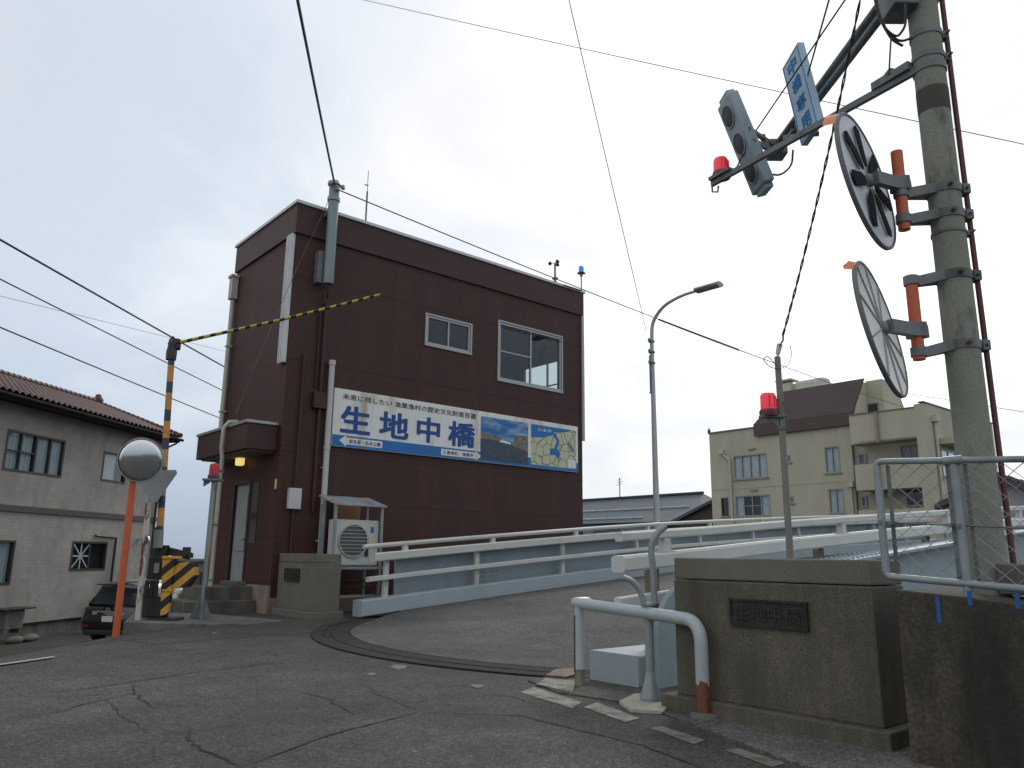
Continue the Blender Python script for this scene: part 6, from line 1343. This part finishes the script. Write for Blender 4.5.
# side face windows
def onSide(px, py): return onB(px, py, bb1)
p = onSide(938, 445); q = onSide(955, 458)
mb = MB(ABM); s0_ = onSide(937, 441); s1_ = onSide(958, 441); mb.box((s0_.x, bb1 - .9, s0_.z - .2), (s1_.x + .8, bb1 - .003, s0_.z + .15)); mb.build('window_hood', CREAM, ap)
window(ap, W(s0_.x + .2, bb1 - .05, p.z - 1.9), AX, -BX, (s1_.x - s0_.x), 1.7, 3, ALUM, M('bright_glass', (.45, .5, .55), .05, .6, bump=0), .1, depth=.1)
p = onSide(933, 422); mb = MB(ABM); mb.cyl((p.x, bb1 - .12, 1.5), (p.x, bb1 - .12, p.z), .1, seg=8); mb.box((p.x - .25, bb1 - .35, p.z), (p.x + .25, bb1 - .003, p.z + .4)); mb.build('downpipe', M('pipe_cream', (0, 0, 0)), ap)
mb = MB(ABM); q = onA(708, 431, FAp); mb.lathe((FAp, q.y - .1, TZ + .1), (0, 0, 1), [(.1, 0), (.12, .15), (.04, .3), (0, .45)], 8); mb.build('finial', BLACK, ap)

# ================================================================ LOW HOUSES BEHIND
SLATE = tint_lines(M('blue_slate', (.085, .105, .125), .6, 0, .12, 1, stain=(.065, .08, .095), thr=.56, sscale=(.5, .5, .5), bump=.1), (1,), (.38,), .07, (.055, .07, .085))
E0, E1 = 58.0, 64.0
lh = thing('blue_roof_house', 'low house with long blue-grey metal roof seen between brown building and apartments', 'house', W(64, 45, 1.4), ANG)
p0 = onA(560, 491, E1); p1 = onA(703, 493.5, E1); e0 = onA(640, 522, E0)
yL, yR = p0.y + 8, p1.y; zr_ = p1.z; ze = e0.z; yR2 = yR - 3.2
mb = MB(ABM)
mb.quad((E0, yL, ze), (E0, yR2, ze), (E1, yR, zr_), (E1, yL, zr_)); mb.quad((E1, yR, zr_), (2 * E1 - E0, yR2, ze), (2 * E1 - E0, yL, ze), (E1, yL, zr_)); mb.quad((E0, yR2, ze), (2 * E1 - E0, yR2, ze), (E1, yR, zr_)); mb.quad((E0, yL, ze - .02), (E0, yR2, ze - .02), (2 * E1 - E0, yR2, ze - .02), (2 * E1 - E0, yL, ze - .02)); mb.build('roof', SLATE, lh)
mb = MB(ABM); mb.box((E1 - .2, yR, zr_), (E1 + .2, yL, zr_ + .2)); mb.build('ridge', M('ridge_dark', (.03, .035, .045), .5), lh)
for t_ in (.48, .14):
    mb = MB(ABM); x = E0 + (E1 - E0) * t_; z = ze + (zr_ - ze) * t_ + .1; mb.cyl((x, yR2 + (2.6 if t_ > .3 else 6.5), z), (x, yL, z), .07, seg=6); mb.build('snow_rail', WPAINT, lh)
mb = MB(ABM); mb.box((E0 + .9, yR2 + 1.2, 1.4), (2 * E1 - E0 - .8, yL - .3, ze - .03)); mb.build('wall', M('wall_bluegrey', (.25, .29, .32), .8, 0, .1, 1), lh)
q = onA(605, 527, E0 + .88); mb = MB(ABM); mb.box((E0 + .8, q.y - 2.0, q.z - 2.0), (E0 + .89, q.y + 1.6, q.z)); mb.build('window', DARKGL, lh)
dh = thing('dark_gable_house', 'small dark brown gabled house against the left side of the apartment block', 'house', W(54, 40, 1.4), ANG)
D0 = 53.0
g_ap = onA(712, 499, D0); gl = onA(658, 526, D0)
mb = MB(ABM); yA, zA = g_ap.y - .3, g_ap.z + .1; yB, zB_ = gl.y, gl.z - .1
mb.prism([(D0, yA, zA), (D0, yB, zB_), (D0, yB, zB_ - .25), (D0, yA, zA - .25)], (4.4, 0, 0)); mb.build('roof', M('dark_roof_tile', (.06, .062, .07), .6, 0, .2, 3), dh)
mb = MB(ABM); mb.prism([(D0 + .35, yA, zA - .27), (D0 + .35, yB - .9, zB_ + .05), (D0 + .35, yB - .9, 1.4), (D0 + .35, yA, 1.4)], (3.8, 0, 0)); mb.build('wall', M('dark_timber', (.05, .04, .036), .8), dh)
q = onA(695, 512, D0 - .1)
an2 = thing('tv_antenna', 'small television antenna standing above the blue-grey roof', 'antenna', W(64, 48, zr_), ANG)
q = onA(619.5, 478, E1); mb = MB(ABM); mb.cyl((E1, q.y, zr_ - .1), (E1, q.y, q.z), .055, seg=6); mb.build('mast', GALVD, an2)
for k, (dz, ln) in enumerate(((-.15, .8), (-.45, 1.0), (-.7, .9))):
    mb = MB(ABM); z = q.z + dz; mb.cyl((E1 - .3, q.y - ln * .5, z), (E1 + .3, q.y + ln * .5, z), .03, seg=5)
    for j in range(4): t_ = -.45 + .3 * j; c = Vector((E1 + .6 * t_, q.y + ln * t_, z)); mb.cyl(c + Vector((-.25, .05, -.1)), c + Vector((.25, -.05, .1)), .015, seg=5)
    mb.build('aerial_element', GALVD, an2)
# small house at right edge
rh = thing('grey_house', 'small grey house with dark tiled gable roof at the right edge behind the utility pole', 'house', W(60, -2, 1.4), ANG)
p = onA(1003, 474, 36)
mb = MB(ABM); yy, zz_ = p.y + .3, p.z
mb.prism([(36, yy, zz_), (36, yy - 5, zz_ - 2.2), (36, yy - 5, zz_ - 2.45), (36, yy, zz_ - .25)], (9, 0, 0)); mb.prism([(36, yy, zz_), (36, yy + 2.5, zz_ - 1.1), (36, yy + 2.5, zz_ - 1.35), (36, yy, zz_ - .25)], (9, 0, 0))
for i in range(12): mb.cyl((36.1, yy - 5 * i / 12, zz_ - 2.2 * i / 12 + .02), (36.1, yy - 5 * (i + .9) / 12, zz_ - 2.2 * (i + .9) / 12 + .02), .14, .1, 6)
mb.build('roof', M('dark_roof_tile', (0, 0, 0)), rh)
mb = MB(ABM); mb.prism([(36.4, yy, zz_ - .27), (36.4, yy - 4.7, zz_ - 2.35), (36.4, yy - 4.7, 1.4), (36.4, yy + 2.2, 1.4), (36.4, yy + 2.2, zz_ - 1.25)], (8, 0, 0)); mb.build('wall', M('wall_greyblue', (.27, .3, .33), .8, 0, .08, 1), rh)

# ================================================================ OVERHEAD WIRES
def wire(name, label, ends, r, mat=CABLE, sag=.0, n=24):
    """wire hung between two points; ends are world points"""
    a, b = ends; P = [a.lerp(b, i / n) - Vector((0, 0, 4 * sag * (i / n) * (1 - i / n))) for i in range(n + 1)]
    mb = MB(); mb.tube(P, r, 6, True); tag(mb.build(name, mat), label, 'cable', 'overhead wires'); return P
def ext(px0, py0, Y0, px1, py1, Y1, k0=0., k1=0.):
    a = atY(px0, py0, Y0); b = atY(px1, py1, Y1); d = b - a; return a - d * k0, b + d * k1
mt_ = W(xm, CB - .3, q1.z)  # placeholder
mast_top = atY(335, 186, W(xm, CB - .28, 0).y)
a = atY(300, 0, 9.0); wire('service_cable', 'thick black cable running from the top of the picture down to the mast', (a + (a - mast_top) * 2.0, mast_top), .022, sag=.15)
b = atY(762, 352, 30.0); wire('power_cable', 'long black cable from the mast down to the right past the street lamp', (mast_top + Vector((.1, 0, -.1)), b + (b - mast_top) * .8), .014, sag=.25)
tA = (mast_top + Vector((.1, 0, -.1))); bb_ = b + (b - mast_top) * .8
P = [tA.lerp(bb_, t_ / 20) - Vector((0, 0, 4 * .25 * (t_ / 20) * (1 - t_ / 20))) for t_ in range(21)]
mb = MB(); mb.tube(P[7:11], .034, 8); tag(mb.build('cable_sleeve', CABLE), 'thick black sleeve on the long cable just left of the street lamp', 'cable sleeve')
mb = MB(); p = mast_top + Vector((-.1, 0, -.3)); mb.tube([p, p + Vector((-.5, -.3, -1.7)), p + Vector((-.95, -.6, -3.4)), p + Vector((-1.4, -.7, -5.0))], .006, 6); tag(mb.build('guy_wire', CABLEG), 'thin grey wire slanting down across the left part of the brown building', 'cable', 'overhead wires')
st0 = atY(575, 0, 12); st1 = W(xa, SB_, sl1.z + .3); wire('lamp_cable', 'thin grey wire coming down from the sky to the street lamp pole', (st0 + (st0 - st1) * 2, atY(646, 330, 21.3)), .008, CABLEG)
wire('high_wire', 'very thin wire crossing the whole upper sky from left to right', ext(390, 0, 30, 1024, 138, 20, 1.2, .6), .012, CABLEG, .3)
wire('street_wire', 'thick dark wire, highest of those crossing the left sky', ext(0, 229, 14, 230, 364, 24, 2.5, 2.0), .022, sag=.2)
wire('street_wire', 'dark wire, middle one of those crossing the left sky', ext(0, 269, 15, 228, 388, 26, 2.5, 1.6), .015, sag=.2)
wire('street_wire', 'dark wire, lowest of those crossing the left sky', ext(0, 312, 15, 226, 413, 27, 2.5, 1.6), .016, sag=.3)
wire('street_wire', 'faint thin wire between the middle and lowest of the left sky wires', ext(0, 296, 30, 228, 352, 45, 1.5, 1.0), .010, CABLEG)
# twisted cable from the pole top down to the beacon post
tp = atY(862, -10, 4.9); lo = atY(783, 335, 6.8); n_ = 60; P = []; Q = []
for i in range(n_ + 1):
    t_ = i / n_; c = tp.lerp(lo, t_) - Vector((0, 0, .1 * 4 * t_ * (1 - t_))); a_ = t_ * 60
    P.append(c + Vector((math.cos(a_), math.sin(a_), 0)) * .007); Q.append(c - Vector((math.cos(a_), math.sin(a_), 0)) * .007)
mb = MB(); mb.tube([tp + Vector((.35, -.2, .9)), tp + Vector((.2, -.1, .4))] + P, .006, 5); mb.tube(Q, .006, 5); tag(mb.build('twisted_cable', CABLE), 'twisted black cable hanging down left of the two pole mirrors to the beacon post', 'cable')
mb = MB(); e_ = Vector((xx + .02, 6.9, zt + .12)) if False else atY(778, 348, 6.9); mb.tube([lo, lo + (e_ - lo) * .4 + Vector((.02, 0, 0)), e_], .008, 6); tag(mb.build('cable_clamp', GALVD), 'short wire grip joining the twisted cable to the top of the beacon post', 'cable grip')
for i, (x0, y0, x1, y1, Yb, lb) in enumerate(((845, 0, 755, 132, 6.6, 'thin wire passing in front of the name sign to the traffic signal'), (829, 0, 790, 138, 6.9, 'thin wire passing just behind the top of the name sign'), (752, 136, 733, 175, 6.5, 'thin wire dropping from the traffic signal to the red beacon arm'))):
    a = atY(x0, y0, 4.9 if i < 2 else 6.6); b = atY(x1, y1, Yb); mb = MB(); k = 1.6 if i < 2 else 0; mb.tube([a + (a - b) * k, b], .007, 6); tag(mb.build('stay_wire', CABLE), lb, 'cable', 'overhead wires')
wire('side_wire', 'thin wire at the right edge behind the utility pole, above the grey house', ext(905, 393, 60, 1024, 412, 45, .6, .8), .02, CABLEG)
